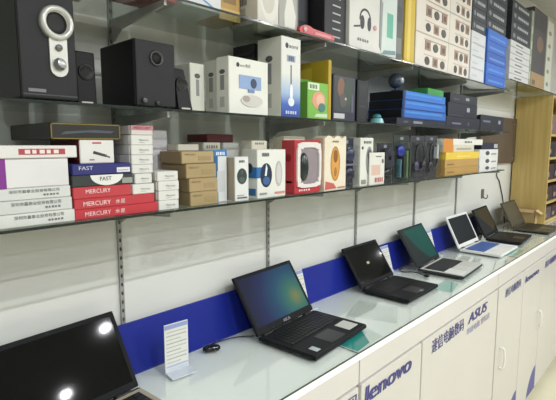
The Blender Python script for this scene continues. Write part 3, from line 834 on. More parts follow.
blister(1.880, 2.02, -0.268, 1.616, 1.812, '#35343c', 'clear pack with grey black headset, left of two', [('o', 0.5, 0.5, 0.32, 0.3, '#202026'), ('e', 0.24, 0.3, 0.14, 0.12, '#4a4666'), ('e', 0.76, 0.3, 0.14, 0.12, '#2c2c34')])
blister(2.025, 2.160, -0.268, 1.616, 1.814, '#3a3a44', 'clear pack with grey black headset and a white label, right of two', [('o', 0.5, 0.5, 0.32, 0.3, '#222228'), ('e', 0.24, 0.28, 0.14, 0.12, '#2e2e38'), ('b', 0.7, 0.62, 0.06, 0.17, '#c9cbd0')])
# flat yellow / brown / white boxes
for (x0, x1, z0, z1, c, lab, it) in (
        (2.190, 2.638, 1.616, 1.6562, '#b08c50', 'brown flat box at the bottom of the yellow topped stack', [('f', 'r', 0.06, 0.3, 0.25, 0.5, '#8a6a38')]),
        (2.186, 2.633, 1.6564, 1.6954, '#b39054', 'brown flat box under the yellow one', [('f', 'r', 0.06, 0.3, 0.25, 0.5, '#8a6a38')]),
        (2.193, 2.642, 1.6956, 1.7335, '#dfc04a', 'bright yellow flat box in the stack at the far shelf end', [('f', 'r', 0.3, 0.3, 0.7, 0.5, '#e8cf78')]),
        (2.160, 2.561, 1.7337, 1.7693, '#cfc9b8', 'pale flat box with an orange corner on the yellow box', [('f', 'r', 0.0, 0.0, 0.3, 1.0, '#d08a3c'), ('f', 'r', 0.4, 0.3, 0.9, 0.6, '#a9a090')]),
        (2.156, 2.69, 1.7695, 1.801, '#dddcd6', 'white flat box with an orange end on top of the yellow stack', [('f', 'r', 0.0, 0.0, 0.22, 1.0, '#cf8a40'), ('f', 't', 0.5, 0.35, 0.7, 0.65, '#5a5c60', 'TOTO')])):
    carton('flat_box', x0, x1, -0.27, 0.2, z0, z1, c, lab, 'box', 'flat boxes at the far shelf end', it)
for k, (z0, z1) in enumerate(((1.616, 1.6530), (1.6532, 1.6975), (1.6977, 1.7440))):
    carton('white_flat_box', 2.656 - k * 0.005 + 0.006, 2.965, -0.27, 0.2, z0, z1, '#d6d7d6', 'white flat box with dark round print, %s of the three by the shelf end' % ('bottom', 'middle', 'top')[k], 'box', 'white flat boxes at the shelf end',
           [('f', 'e', 0.30, 0.25, 0.52, 0.8, '#4a4c54'), ('f', 'r', 0.62, 0.3, 0.9, 0.5, '#8f9094')])
carton('dark_box', 2.70, 2.98, -0.262, 0.18, 1.7442, 1.784, '#23243a', 'dark navy box lying on the white flat boxes', 'box', None, [('f', 'r', 0.75, 0.2, 0.98, 0.8, '#b4b4bc')])

# ------------------------------------------------------------------ loudspeakers on the middle shelf
def speaker_box(name, x0, w, yf, d, h, label, taper=0.0, front=M_SPKF, narrow=0.0):
    r = empty(name, (x0, yf, Z_MID))
    tag(r, label, 'speaker', 'loudspeakers on the middle shelf')
    bm = bmesh.new()
    add_box(bm, 0, w, 0.006, d, 0.005, h, 0.002, 1)
    if taper:
        for v in bm.verts:
            v.co.y += taper * (v.co.z / h) if v.co.y < d * 0.5 else 0
    for v in bm.verts:
        v.co.x *= 1 - narrow * v.co.z / h
    link('cabinet', bm, M_SPK, r)
    bm = bmesh.new()
    add_box(bm, 0.001, w - 0.001, 0.0, 0.008, 0.004, h - 0.001, 0.003, 2)
    if taper:
        for v in bm.verts:
            v.co.y += taper * (v.co.z / h)
    for v in bm.verts:
        v.co.x *= 1 - narrow * v.co.z / h
    link('front_baffle', bm, front, r)
    for fx in (0.012, w - 0.012):
        for fy in (0.018, d - 0.015):
            lz = box('rubber_foot', fx - 0.006, fx + 0.006, fy - 0.006, fy + 0.006, 0.0002, 0.0055, M_BLACK, r)
    return r
s1 = speaker_box('subwoofer', 0.294, 0.105, -0.268, 0.20, 0.236, 'large black speaker with a silver ring and control plate', 0)
cx, cz = 0.0685, 0.148
pl = []
pw = 0.0165
for t in range(13):
    a = math.pi + math.pi * t / 12
    pl.append((cx + 0.001 + pw * math.cos(a), 0.064 + pw * math.sin(a)))
pl += [(cx + 0.001 + pw, cz - 0.024), (cx + 0.001 - pw, cz - 0.024)]
plate = prism('control_plate', pl, -0.0035, 0.001, mat('#cfcfca', 0.3, 0.2, 0.03), s1)
lathe_y('knob', [(0.0, -0.010), (0.0052, -0.010), (0.0062, -0.008), (0.0065, -0.003), (0.0, -0.003)], mat('#6f6f6c', 0.3, 0.5), plate, 20, centre=(cx + 0.001, 0, 0.102))
lathe_y('knob', [(0.0, -0.009), (0.0105, -0.009), (0.0120, -0.007), (0.0125, -0.003), (0.0, -0.003)], mat('#b4b4b2', 0.3, 0.5), plate, 24, centre=(cx + 0.001, 0, 0.071))
cres = [(cx + 0.001 + 0.0120 * math.cos(math.radians(a)), 0.071 + 0.0120 * math.sin(math.radians(a))) for a in range(110, 301, 15)]
cres += [(cx + 0.006 + 0.0095 * math.cos(math.radians(a)), 0.074 + 0.0095 * math.sin(math.radians(a))) for a in range(285, 134, -15)]
prism('dial_mark', cres, -0.0096, -0.0088, mat('#3c3c3c', 0.4), plate)
lathe_y('port_ring', [(0.0195, 0.0), (0.0205, -0.009), (0.0245, -0.0135), (0.0300, -0.010), (0.0325, 0.0005), (0.0195, 0.0005)], M_SILVER, s1, 48, sz=1.04, centre=(cx, 0, cz))
lathe_y('port_dark_disc', [(0.0, -0.0006), (0.012, -0.0008), (0.0205, -0.002), (0.0205, 0.0), (0.0, 0.0)], mat('#0d0d0e', 0.6), s1, 32, sz=1.04, centre=(cx, 0, cz))  # flat near-black disc painted for the dark inside the port
box('maker_badge', 0.012, 0.043, -0.0008, 0.0005, 0.016, 0.022, mat('#77797a', 0.4), s1)
box('bottom_groove', 0.003, 0.102, -0.0006, 0.0005, 0.0105, 0.0125, mat('#4a4c4e', 0.4), s1)
def satellite(x0, yf, w, d, h, label, taper, narrow=0.0):
    s = speaker_box('satellite_speaker', x0, w, yf, d, h, label, taper, M_SPK, narrow)
    lathe_y('driver_cone', [(0.0, 0.004 + taper * 0.62), (w * 0.30, -0.001 + taper * 0.62), (w * 0.36, -0.003 + taper * 0.62), (w * 0.4, 0.0025 + taper * 0.62), (0.0, 0.0025 + taper * 0.62)], mat('#151516', 0.5), s, 24, centre=(w / 2 * (1 - narrow * 0.6), -0.001, h * 0.62))
    box('silver_badge', w * 0.2, w * 0.75, -0.0012, 0.002, h * 0.05, h * 0.085, M_SILVER, s)
    return s
satellite(0.423, -0.205, 0.045, 0.07, 0.118, 'small black satellite speaker between the two subwoofers', 0.004)
s3 = speaker_box('subwoofer', 0.527, 0.104, -0.268, 0.165, 0.15, 'black cube subwoofer with a round port near the top', 0)
lathe_y('port_ring', [(0.0125, 0.0), (0.0135, -0.004), (0.0165, -0.004), (0.018, 0.0), (0.0125, 0.0005)], mat('#3a3b3d', 0.35), s3, 32, centre=(0.053, 0, 0.112))
lathe_y('port_dark_disc', [(0.0, -0.0004), (0.0128, -0.0006), (0.0128, 0.0), (0.0, 0.0)], mat('#060606', 0.7), s3, 24, centre=(0.053, 0, 0.112))  # shade of the port hole put on as a flat black disc
lathe_y('knob', [(0.0, -0.009), (0.0055, -0.009), (0.0065, -0.006), (0.0065, 0.0), (0.0, 0.0)], mat('#5c5d5f', 0.3, 0.4), s3, 20, centre=(0.018, 0, 0.016))
lathe_y('knob', [(0.0, -0.006), (0.004, -0.006), (0.005, -0.004), (0.005, 0.0), (0.0, 0.0)], mat('#47484a', 0.3, 0.4), s3, 20, centre=(0.052, 0, 0.012))
satellite(0.660, -0.235, 0.046, 0.075, 0.108, 'small black satellite speaker with slanted side beside the webcam boxes', 0.02, 0.30)

# ------------------------------------------------------------------ boxes on the middle shelf
VT = '#6d7072'
def side_logo(u, wdt=0.2):
    return [('l', 'e', u, 0.70, u + wdt, 0.78, '#55585b'), ('l', 'r', u + wdt * .15, 0.42, u + wdt * .85, 0.68, '#8b8d8e'), ('l', 'r', u + wdt * .1, 0.12, u + wdt * .9, 0.3, '#b3b4b0')]
carton('webcam_box', 0.722, 0.768, -0.2, 0.10, 1.854, 1.984, '#d2d2c8', 'white webcam box standing farthest left, just behind the leaning speaker', 'box', 'webcam boxes', [('f', 'e', 0.3, 0.70, 0.7, 0.80, '#55585b'), ('f', 'r', 0.4, 0.35, 0.62, 0.68, '#8b8d8e')], flap=False)
carton('webcam_box', 0.800, 0.949, -0.2125, 0.05, 1.854, 2.000, '#d0d0c6', 'white webcam box hidden behind the front webcam box', 'box', 'webcam boxes', side_logo(0.3, 0.45), flap=False)
carton('webcam_box', 0.799, 0.951, -0.265, 0.05, 1.854, 2.004, '#dfdfd8', 'white webcam box with a blue webcam printed on its front', 'box', 'webcam boxes', side_logo(0.25, 0.45) + [
    ('f', 'e', 0.18, 0.83, 0.25, 0.91, '#2c2e30'), ('f', 't', 0.26, 0.84, 0.52, 0.90, '#3a3c40', 'aoni 奥尼'), ('f', 'r', 0.24, 0.46, 0.80, 0.70, '#8aa2cc'), ('f', 'e', 0.52, 0.48, 0.68, 0.66, '#33405c'), ('f', 'r', 0.46, 0.40, 0.62, 0.46, '#6f88b4'),
    ('f', 'e', 0.28, 0.14, 0.84, 0.36, '#c9c6c0'), ('f', 'e', 0.32, 0.22, 0.5, 0.34, '#a49a94')], rz=math.radians(1.5), flap=False)
def tall_gradient():
    m = bpy.data.materials.new('tall_box_print')
    m.use_nodes = True
    nt = m.node_tree
    b = nt.nodes['Principled BSDF']
    b.inputs['Roughness'].default_value = 0.45
    tc = nt.nodes.new('ShaderNodeTexCoord')
    sp = nt.nodes.new('ShaderNodeSeparateXYZ')
    mr = nt.nodes.new('ShaderNodeMapRange')
    mr.inputs['From Max'].default_value = 0.237
    rp = nt.nodes.new('ShaderNodeValToRGB')
    e = rp.color_ramp.elements
    e[0].position, e[0].color = 0.0, lin('#26439a')
    e[1].position, e[1].color = 0.55, lin('#dcdcd8')
    e.new(0.16).color = lin('#3d62b4')
    e.new(0.30).color = lin('#9db4d6')
    nt.links.new(tc.outputs['Object'], sp.inputs[0])
    nt.links.new(sp.outputs['Z'], mr.inputs['Value'])
    nt.links.new(mr.outputs[0], rp.inputs[0])
    nt.links.new(rp.outputs[0], b.inputs['Base Color'])
    return m
carton('tall_box', 1.002, 1.088, -0.265, 0.10, 1.854, 2.089, '#dcdcd4', 'tall white box with a blue fading front beside the webcam box', 'box', None,
       side_logo(0.35, 0.3) + [('f', 'r', 0.0, 0.0, 1.0, 1.0, tall_gradient()), ('f', 'e', 0.2, 0.86, 0.36, 0.93, '#303234'), ('f', 't', 0.38, 0.87, 0.85, 0.92, '#3a3c40', 'aoni'), ('f', 'r', 0.28, 0.70, 0.72, 0.78, '#9aa4bc'), ('f', 't', 0.36, 0.71, 0.64, 0.77, '#333a58', 'A9'),
        ('f', 'r', 0.48, 0.24, 0.52, 0.66, '#4a4e58'), ('f', 'e', 0.34, 0.14, 0.66, 0.25, '#dfe3ea'), ('f', 'e', 0.42, 0.22, 0.58, 0.42, '#e4e8ee'), ('f', 't', 0.2, 0.04, 0.8, 0.08, '#c8d2e8', '麦克风')], flap=False)
carton('dark_mesh_box', 1.02, 1.10, -0.13, 0.10, 1.854, 2.09, '#22252a', 'black tall box with grid pattern standing by the wall behind the tall white box', 'box', None,
       [('l', 'r', 0.05, 0.04 + 0.075 * k, 0.95, 0.075 + 0.075 * k, '#34383e') for k in range(12)], flap=False)
carton('green_box', 1.126, 1.233, -0.265, 0.055, 1.854, 1.971, '#79b44a', 'green box picturing a pink speaker', 'box', None,
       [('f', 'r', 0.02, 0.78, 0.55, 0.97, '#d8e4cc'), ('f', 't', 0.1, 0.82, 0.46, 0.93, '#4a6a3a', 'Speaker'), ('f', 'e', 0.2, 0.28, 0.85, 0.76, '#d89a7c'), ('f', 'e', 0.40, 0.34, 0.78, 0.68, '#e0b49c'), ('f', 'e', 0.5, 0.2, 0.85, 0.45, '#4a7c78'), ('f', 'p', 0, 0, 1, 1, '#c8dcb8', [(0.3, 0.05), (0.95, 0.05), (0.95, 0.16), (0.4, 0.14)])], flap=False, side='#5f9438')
carton('green_box', 1.150, 1.232, -0.198, 0.05, 1.854, 1.99, '#6aa040', 'plain green box behind the pink speaker picture box', 'box', None, [], flap=False)
carton('yellow_box', 1.238, 1.2550, -0.262, 0.18, 1.854, 2.052, '#b59a28', 'tall narrow yellow box standing edge on behind the green box', 'box', None, [('l', 'r', 0.1, 0.55, 0.6, 0.9, '#c9ae3c')], flap=False)
carton('picture_box', 1.268, 1.402, -0.26, 0.09, 1.854, 2.010, '#2f3040', 'dark box picturing an orange figure with a white label at its foot', 'box', None,
       [('f', 'r', 0.04, 0.2, 0.96, 0.97, '#3b4046'), ('f', 'e', 0.18, 0.5, 0.5, 0.95, '#7c5a4a'), ('f', 'e', 0.45, 0.35, 0.85, 0.9, '#3c4a40'), ('f', 'e', 0.26, 0.3, 0.6, 0.6, '#55504e'), ('f', 'r', 0.03, 0.05, 0.5, 0.16, '#c4c4c6'), ('f', 'r', 0.8, 0.2, 0.88, 0.6, '#5a5a74'), ('f', 'e', 0.5, 0.46, 0.58, 0.52, '#b8b8b8')], flap=False)
carton('black_slim_box', 1.446, 1.520, -0.24, 0.09, 1.854, 2.012, '#15171b', 'slim black box between the figure box and the blue boxes', 'box', None, [('f', 'r', 0.12, 0.1, 0.88, 0.9, '#1d2026'), ('f', 'r', 0.2, 0.36, 0.8, 0.4, '#33363c')], flap=False)
carton('flat_black_box', 1.70, 2.185, -0.266, 0.17, 1.854, 1.883, '#1d2030', 'flat black box at the bottom under the blue boxes', 'box', 'flat boxes under the blue ones', [('f', 'r', 0.3, 0.3, 0.48, 0.65, '#85889a'), ('f', 'r', 0.12, 0.35, 0.2, 0.6, '#5a5d6c')], flap=False)
for k in range(3):
    z0 = 1.8832 + 0.0382 * k
    carton('blue_box', 1.742 + 0.004 * k, 2.180 - 0.006 * k, -0.266, 0.165, z0, z0 + 0.0378, ('#2c66b8', '#2a6cc8', '#2f74cc')[k], 'bright blue flat box with black end, %s of the three' % ('bottom', 'middle', 'top')[k], 'box', 'bright blue flat boxes',
           [('f', 'r', 0.0, 0.0, 0.04, 1.0, '#17285a'), ('f', 'r', 0.06, 0.55, 0.9, 0.8, '#3f86d8'), ('f', 'r', 0.02, 0.0, 1.0, 0.1, '#1b3f8c')], flap=False, side='#101218')
carton('dark_flat_box', 2.190, 2.640, -0.266, 0.2, 1.854, 1.912, '#1a1d2e', 'dark navy flat box right of the blue boxes', 'box', 'dark navy boxes', [('f', 'r', 0.15, 0.35, 0.4, 0.5, '#70748a'), ('f', 'r', 0.6, 0.3, 0.65, 0.6, '#4c5064')])
carton('dark_flat_box', 2.650, 3.05, -0.266, 0.2, 1.854, 1.938, '#1b1e2c', 'dark navy flat box at the end of the middle shelf', 'box', 'dark navy boxes', [('f', 'r', 0.1, 0.55, 0.4, 0.68, '#70748a'), ('f', 'r', 0.75, 0.5, 0.85, 0.75, '#8f93a2')])
carton('dark_flat_box', 2.226, 2.618, -0.256, 0.18, 1.9122, 1.983, '#1c1f30', 'dark navy box with white mark, second layer right of the blue boxes', 'box', 'dark navy boxes', [('f', 'r', 0.62, 0.45, 0.72, 0.75, '#a4a8b4'), ('f', 'r', 0.05, 0.1, 0.5, 0.15, '#3c4054')])
carton('dark_flat_box', 2.256, 2.624, -0.252, 0.18, 1.9832, 2.032, '#22252f', 'black box topping the dark navy stack', 'box', 'dark navy boxes', [('f', 'r', 0.55, 0.4, 0.68, 0.7, '#9a9ca8'), ('f', 'r', 0.1, 0.3, 0.3, 0.5, '#3e4350')])
carton('green_small_box', 2.04, 2.215, -0.235, 0.1, 1.9984, 2.035, '#3f9a4a', 'small green box lying on the blue boxes', 'box')
# small things around the blue boxes
tl = empty('teal_toy', (1.563, -0.255, Z_MID))
tag(tl, 'small teal round-topped gadget standing before the blue boxes', 'gadget')
bm = bmesh.new()
bmesh.ops.create_cone(bm, cap_ends=True, segments=24, radius1=0.028, radius2=0.022, depth=0.018)
bmesh.ops.translate(bm, verts=bm.verts[:], vec=(0, 0, 0.0092))
link('gadget_base', bm, mat('#7fb4b8', 0.3), tl)
ellipsoid('gadget_dome', (0, 0, 0.024), (0.017, 0.017, 0.013), mat('#2f7f8c', 0.25), tl)
hd = empty('webcam', (1.66, -0.20, 1.998 + 0.0))
tag(hd, 'round dark webcam ball on a stand atop the blue boxes', 'webcam')
# it stands on the top blue box's left part
hd.location = (1.80, -0.20, 1.9976)
bm = bmesh.new()
bmesh.ops.create_cone(bm, cap_ends=True, segments=20, radius1=0.026, radius2=0.018, depth=0.008)
bmesh.ops.translate(bm, verts=bm.verts[:], vec=(0, 0, 0.0042))
link('stand_foot', bm, mat('#33373c', 0.4), hd)
tube('stand_neck', [(0, 0, 0.006), (0, 0, 0.02)], 0.005, mat('#33373c', 0.4), hd)
ellipsoid('camera_ball', (0, 0, 0.047), (0.032, 0.032, 0.032), mat('#3c4654', 0.2), hd)
lathe_y('lens_ring', [(0.0, -0.034), (0.008, -0.034), (0.013, -0.033), (0.014, -0.028), (0.0, -0.028)], mat('#9aa4b0', 0.25), hd, 20, centre=(0, 0, 0.047))
carton('grey_pouch_box', 1.555, 1.66, -0.15, 0.05, 1.854, 1.99, '#6b7078', 'grey box standing behind the teal gadget', 'box', None, [('f', 'e', 0.2, 0.7, 0.7, 0.95, '#8d949c')], flap=False)

# ------------------------------------------------------------------ goods on the top shelf
pk = carton('pink_pack', 0.50, 0.655, -0.245, 0.10, Z_TOP, 2.150, '#c0414a', 'red and pink flat pack on the left top shelf', 'box', None, [('f', 'r', 0.1, 0.2, 0.5, 0.8, '#d8c8b8')], flap=False)
carton('pink_pack', 0.36, 0.49, -0.2, 0.12, Z_TOP, 2.150, '#d79a98', 'pale pink flat pack at the left end of the top shelf', 'box', None, [('f', 'r', 0.1, 0.2, 0.5, 0.8, '#d8c8b8')], flap=False)
carton('white_blue_box', 0.664, 0.785, -0.255, 0.12, Z_TOP, 2.235, '#d6d8da', 'white box with a blue stroke at the left of the top shelf', 'box', None, [('f', 'p', 0, 0, 1, 1, '#5f8fc8', [(0.3, 0.25), (0.4, 0.25), (0.95, 0.02), (0.85, 0.02)])])
carton('gold_box', 0.805, 0.880, -0.222, 0.1, Z_TOP, 2.205, '#b99450', 'gold and tan box beside the white plastic tub box', 'box', None, [('f', 'r', 0.0, 0.0, 1.0, 0.3, '#d0ad68'), ('f', 'r', 0.2, 0.45, 0.8, 0.8, '#8a6a38')])
wt = carton('tub_box', 0.904, 0.988, -0.268, 0.12, Z_TOP, 2.262, '#d6d2ca', 'white box with rounded picture panel above the webcam box', 'box', None, [('f', 'e', 0.1, 0.06, 1.0, 0.95, '#dedbd5'), ('f', 'e', 0.2, 0.2, 0.8, 0.75, '#c9c4bb'), ('l', 't', 0.35, 0.35, 0.65, 0.62, '#6c6a66', '音'), ('l', 'r', 0.4, 0.1, 0.6, 0.3, '#b0aca4')], flap=False)
carton('tub_box', 0.990, 1.071, -0.268, 0.12, Z_TOP, 2.262, '#a9a7a2', 'grey box with a white bottle picture beside the rounded panel box', 'box', None, [('f', 'p', 0, 0, 1, 1, '#dcdad4', [(0.3, 0.06), (0.85, 0.06), (0.9, 0.3), (0.7, 0.6), (0.68, 0.95), (0.45, 0.95), (0.42, 0.6), (0.28, 0.3)])], flap=False)
# red tool along the shelf edge
rt = empty('red_tool', (1.074, -0.279, Z_TOP))
tag(rt, 'red slim handheld tool lying along the top shelf edge', 'tool')
rm = mat('#c02a34', 0.3)
prism('tool_body', [(0.0, 0.0003), (0.165, 0.0003), (0.172, 0.008), (0.165, 0.019), (0.06, 0.022), (0.045, 0.027), (0.02, 0.027), (0.0, 0.018), (-0.006, 0.009)], 0.0, 0.03, rm, rt)
box('tool_label', 0.07, 0.15, -0.0006, 0.0004, 0.006, 0.014, mat('#d8888c', 0.4), rt)
lathe_y('tool_wheel', [(0.0, -0.003), (0.008, -0.003), (0.009, 0.0), (0.0, 0.0)], mat('#e0b8b8', 0.3), rt, 20, centre=(0.02, 0, 0.014))
carton('dark_pack', 1.10, 1.205, -0.20, 0.08, Z_TOP, 2.33, '#2b2c30', 'dark upright pack behind the red tool', 'box', None, [('f', 'r', 0.1, 0.3, 0.9, 0.8, '#44464c'), ('f', 'r', 0.45, 0.0, 0.5, 1.0, '#8b8d90')], flap=False)
carton('black_list_box', 1.213, 1.333, -0.262, 0.12, Z_TOP, 2.40, '#191a1e', 'black upright box with short white text lines beside the headphone box', 'box', None,
       [('f', 'r', 0.35, 0.07 + 0.085 * k, 0.72, 0.085 + 0.085 * k, '#b4b4b4') for k in range(10)], flap=False)
def arc_pts(cx, cz, r0, r1, a0, a1, n=14):
    p = [(cx + r1 * math.cos(math.radians(a0 + (a1 - a0) * k / n)), cz + r1 * 1.0 * math.sin(math.radians(a0 + (a1 - a0) * k / n))) for k in range(n + 1)]
    return p + [(cx + r0 * math.cos(math.radians(a1 - (a1 - a0) * k / n)), cz + r0 * math.sin(math.radians(a1 - (a1 - a0) * k / n))) for k in range(n + 1)]
hw, hh = 0.325, 0.30
def frac(p):
    return [(x / hw, z / hh) for x, z in p]
carton('headphone_box', 1.337, 1.337 + hw, -0.274, 0.10, Z_TOP, Z_TOP + hh, '#d9d7d4', 'white box picturing black headphones and a green phone', 'box', None,
       [('f', 'p', 0, 0, 1, 1, '#33353a', frac(arc_pts(0.098, 0.108, 0.030, 0.038, -10, 190))), ('f', 'e', 0.20, 0.24, 0.285, 0.40, '#2a2c30'), ('f', 'e', 0.345, 0.24, 0.42, 0.40, '#2a2c30'),
        ('f', 'p', 0, 0, 1, 1, '#3a3c40', [(0.08, 0.235), (0.2, 0.26), (0.2, 0.28), (0.08, 0.255)]), ('f', 't', 0.15, 0.10, 0.38, 0.13, '#77787a', 'HEADSET'), ('f', 'p', 0, 0, 1, 1, '#cdd8d4', [(0.64, 0.03), (0.98, 0.05), (0.98, 0.72), (0.80, 0.8), (0.66, 0.62)]),
        ('f', 'r', 0.76, 0.24, 0.90, 0.54, '#5fae98'), ('f', 'p', 0, 0, 1, 1, '#8d9292', [(0.60, 0.10), (0.64, 0.06), (0.66, 0.62), (0.60, 0.7)]), ('f', 'p', 0, 0, 1, 1, '#6f8f94', [(0.66, 0.02), (0.97, 0.05), (0.97, 0.1), (0.70, 0.07)]), ('f', 'e', 0.47, 0.27, 0.53, 0.33, '#cf8f94')], flap=False)
carton('grey_slim_box', 1.672, 1.735, -0.262, 0.12, Z_TOP, 2.41, '#5a5c5c', 'slim dark grey box between the headphone box and the yellow one', 'box', None, [('f', 'r', 0.2, 0.1, 0.8, 0.3, '#74787a'), ('f', 'r', 0.2, 0.5, 0.8, 0.7, '#45474a')], flap=False)
carton('yellow_slim_box', 1.744, 1.828, -0.266, 0.14, Z_TOP, 2.50, '#d0b23a', 'tall yellow box left of the icon printed boxes', 'box', None, [('f', 'r', 0.25, 0.0, 0.55, 1.0, '#dfc65e')], flap=False)
def icon_items():
    it = [('f', 'r', 0.0, 0.0, 1.0, 0.03, '#b8ada2')]
    for r_, v in enumerate((0.10, 0.55)):
        for c_, u in enumerate((0.26, 0.50, 0.74)):
            col_ = ('#3a3634', '#6a5248', '#4c4844')[(r_ + c_) % 3]
            if (r_ + c_) % 2 == 0:
                it.append(('f', 'e', u, v, u + 0.15, v + 0.26, col_))
            else:
                it.append(('f', 'r', u, v, u + 0.16, v + 0.28, '#9a7c68'))
                it.append(('f', 'r', u + 0.04, v + 0.05, u + 0.12, v + 0.22, '#5c4a42'))
        it.append(('f', 'r', 0.24, v + 0.30, 0.92, v + 0.315, '#c4a896'))
    return it
for c_, (x0, x1) in enumerate(((1.833, 2.166), (2.170, 2.430))):
    for k in range(3):
        z0 = Z_TOP + 0.142 * k
        carton('icon_box', x0, x1, -0.27, 0.18, z0, z0 + 0.1415, '#e0d8d0', 'white box with rows of dark product icons, %s of the %s column' % (('bottom', 'middle', 'top')[k], ('left', 'right')[c_]), 'box', 'icon printed boxes', icon_items(), flap=False)
for k in range(4):
    z0 = Z_TOP + 0.064 * k
    carton('white_stack_box', 2.45, 2.652, -0.27, 0.18, z0, z0 + 0.0636, '#d6d8de', 'white box right of the icon boxes, %s of four' % (ORD[k] if k < 3 else 'top'), 'box', 'white boxes on the top shelf', [('f', 'r', 0.1, 0.05, 0.9, 0.12, '#a8aab4'), ('f', 'r', 0.1, 0.45, 0.5, 0.55, '#c2c4cc')], flap=False)
for k in range(5):
    z0 = Z_TOP + 0.06 * k
    carton('blue_wrapped_box', 2.656, 2.985 - 0.012 * (k % 2), -0.28, 0.18, z0, z0 + 0.0596, ('#2a62c4', '#2e6ace', '#2358b4')[k % 3], 'blue wrapped box on the top shelf, %s of five' % (ORD[k] if k < 4 else 'top'), 'box', 'blue wrapped boxes', [('f', 'r', 0.1, 0.3, 0.9, 0.5, '#4f88dc')], flap=False)
ZT2 = 2.178
for k in range(6):
    z0 = ZT2 + 0.0405 * k
    carton('white_stack_box', 3.085, 3.505, -0.27, 0.18, z0, z0 + 0.0401, '#d4d5d6', 'white box with a dark dash right of the blue wrapped boxes, %s of six' % (ORD[k] if k < 5 else 'top'), 'box', 'white dashed boxes', [('f', 'r', 0.25, 0.4, 0.6, 0.62, '#6a6c74'), ('f', 'r', 0.0, 0.0, 1.0, 0.08, '#9a9ca2')], flap=False)
def list_items():
    it = []
    u = 0.3
    for k in range(6):
        it.append(('f', 'r', u, 0.36, u + 0.075, 0.62, '#aeb2b8'))
        u += 0.095
    it.append(('f', 'e', 0.08, 0.28, 0.2, 0.72, '#7f858e'))
    return it
for k in range(4):
    z0 = Z_TOP + 0.2562 + 0.06 * k
    carton('black_text_box', 2.45, 2.648, -0.268, 0.18, z0, z0 + 0.0596, '#34383f', 'dark box with pale text on the white boxes, %s of four' % (ORD[k] if k < 3 else 'top'), 'box', 'dark text boxes left', list_items(), flap=False)
for k in range(4):
    z0 = Z_TOP + 0.3005 + 0.06 * k
    carton('black_text_box', 2.655, 2.985, -0.268, 0.18, z0, z0 + 0.0596, '#2b2e36', 'dark box with pale text on the blue wrapped boxes, %s of four' % (ORD[k] if k < 3 else 'top'), 'box', 'dark text boxes middle', list_items(), flap=False)
for k in range(4):
    z0 = ZT2 + 0.2435 + 0.06 * k
    carton('black_text_box', 3.085, 3.49, -0.268, 0.18, z0, z0 + 0.0596, '#2b2e36', 'dark box with pale text on the dashed white boxes, %s of four' % (ORD[k] if k < 3 else 'top'), 'box', 'dark text boxes right', list_items(), flap=False)
carton('patterned_pack', 3.51, 3.56, -0.268, 0.15, ZT2, 2.68, '#8f9a86', 'tall grey green patterned pack at the far top shelf', 'box', None, [('f', 'r', 0.2, 0.1 + 0.2 * k, 0.8, 0.2 + 0.2 * k, '#b8c2ac') for k in range(4)], flap=False)
carton('brown_box', 3.57, 3.93, -0.268, 0.16, ZT2, 2.285, '#a58a66', 'brown cardboard box at the far top shelf above the cabinet edge', 'box', None, [('f', 'r', 0.1, 0.2, 0.3, 0.5, '#6f5a3e')])
carton('dark_pack', 3.57, 3.92, -0.266, 0.15, 2.2855, 2.72, '#4a4648', 'dark tall pack standing on the brown cardboard box', 'box', None, [('f', 'e', 0.3, 0.35, 0.8, 0.6, '#7a6250'), ('f', 'r', 0.1, 0.7, 0.9, 0.9, '#3a3638')], flap=False)
carton('patterned_pack', 3.94, 4.12, -0.268, 0.15, ZT2, 2.70, '#c9c9bc', 'tall whitish pack with grey spots at the far end of the top shelf', 'box', None, [('f', 'e', 0.2, 0.08 + 0.18 * k, 0.6, 0.14 + 0.18 * k, '#7d8474') for k in range(5)], flap=False)

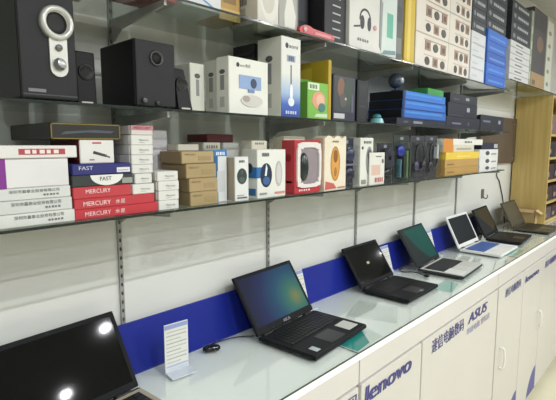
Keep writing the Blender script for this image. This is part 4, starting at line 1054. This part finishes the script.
# ------------------------------------------------------------------ wooden cabinet, brown board, far papers
M_WOOD = wood_mat('pale_wood', '#b59a58', '#cab274')
wc = empty('wooden_cabinet', (4.18, 0, ZC))
tag(wc, 'pale wooden open shelf cabinet standing on the far end of the counter', 'cabinet')
WH = 2.168 - ZC
bm = bmesh.new()
add_box(bm, 0, 0.02, -0.283, -0.012, 0.0003, WH, 0.001)
link('side_panel', bm, M_WOOD, wc)
box('side_panel', 0.88, 0.90, -0.283, -0.012, 0.0003, WH, M_WOOD, wc, 0.001)
box('back_panel', 0.02, 0.88, -0.018, -0.012, 0.0003, WH, wood_mat('back_wood', '#8f6f3c', '#a5844c'), wc)
for z in (0.0004, 0.16, 0.34, 0.53, 0.72, WH - 0.02):
    box('shelf_board', 0.02, 0.88, -0.28, -0.018, z, z + 0.02, M_WOOD, wc, 0.001)
for k, z in enumerate((0.0204, 0.18, 0.36, 0.55, 0.74)):
    cs = ('#5a4a4a', '#41302c', '#3b2a34', '#2b2a2c', '#7d6658')
    for j in range(3):
        x = 4.18 + 0.035 + 0.26 * j
        h = (0.10, 0.12, 0.13, 0.13, 0.16)[k]
        carton('shelf_goods_box', x, x + 0.24, -0.268, 0.2, ZC + z, ZC + z + h, cs[(k + j) % 5], '%s dark box from the left on the %s shelf of the wooden cabinet' % (('first', 'second', 'third')[j], ('lowest', 'second', 'third', 'fourth', 'topmost')[k]), 'box', 'boxes in the wooden cabinet', [('f', 'r', 0.08, 0.2, 0.4, 0.5, '#8f7f78')], flap=False)
bb = box('brown_board', 3.34, 4.168, -0.03, -0.003, 1.625, 1.985, mat('#57493a', 0.6, 0, 0.1, 6), None, 0.002)
tag(bb, 'dark brown board fixed to the wall left of the wooden cabinet', 'board')
for z in (1.66, 1.94):
    lathe_y('board_screw', [(0.0, -0.0325), (0.006, -0.0325), (0.008, -0.03), (0.0, -0.03)], M_METAL, bb, 12, centre=(4.1, 0, z))
# loose tan papers and an open carton behind the far laptop
ob = empty('open_carton', (4.075, -0.235, ZC))
tag(ob, 'open tan cardboard carton between the far laptop and the wooden cabinet', 'box')
mk = mat('#b59a6a', 0.6)
for nm, a in (('carton_wall', (0.0, 0.003, 0.0, 0.15, 0.0003, 0.125)), ('carton_wall', (0.087, 0.09, 0.0, 0.15, 0.0003, 0.13)), ('carton_wall', (0.0, 0.09, 0.0, 0.003, 0.0003, 0.12)), ('carton_wall', (0.0, 0.09, 0.147, 0.15, 0.0003, 0.13)), ('carton_floor', (0.0, 0.09, 0.0, 0.15, 0.0003, 0.003))):
    box(nm, *a, mk, ob)
for nm, pts in (('carton_flap', [(0.0, 0.120), (-0.012, 0.098), (-0.012, 0.101), (0.0, 0.1235)]),):
    prism(nm, pts, 0.01, 0.14, mat('#c4aa78', 0.6), ob, 'y')
prism('carton_flap', [(0.0, 0.117), (-0.04, 0.09), (-0.04, 0.093), (0.0, 0.120)], 0.004, 0.086, mat('#c9b084', 0.6), ob, 'x')
box('folded_paper', 0.01, 0.08, 0.02, 0.12, 0.004, 0.07, mat('#cbb88f', 0.6), ob, 0.002)
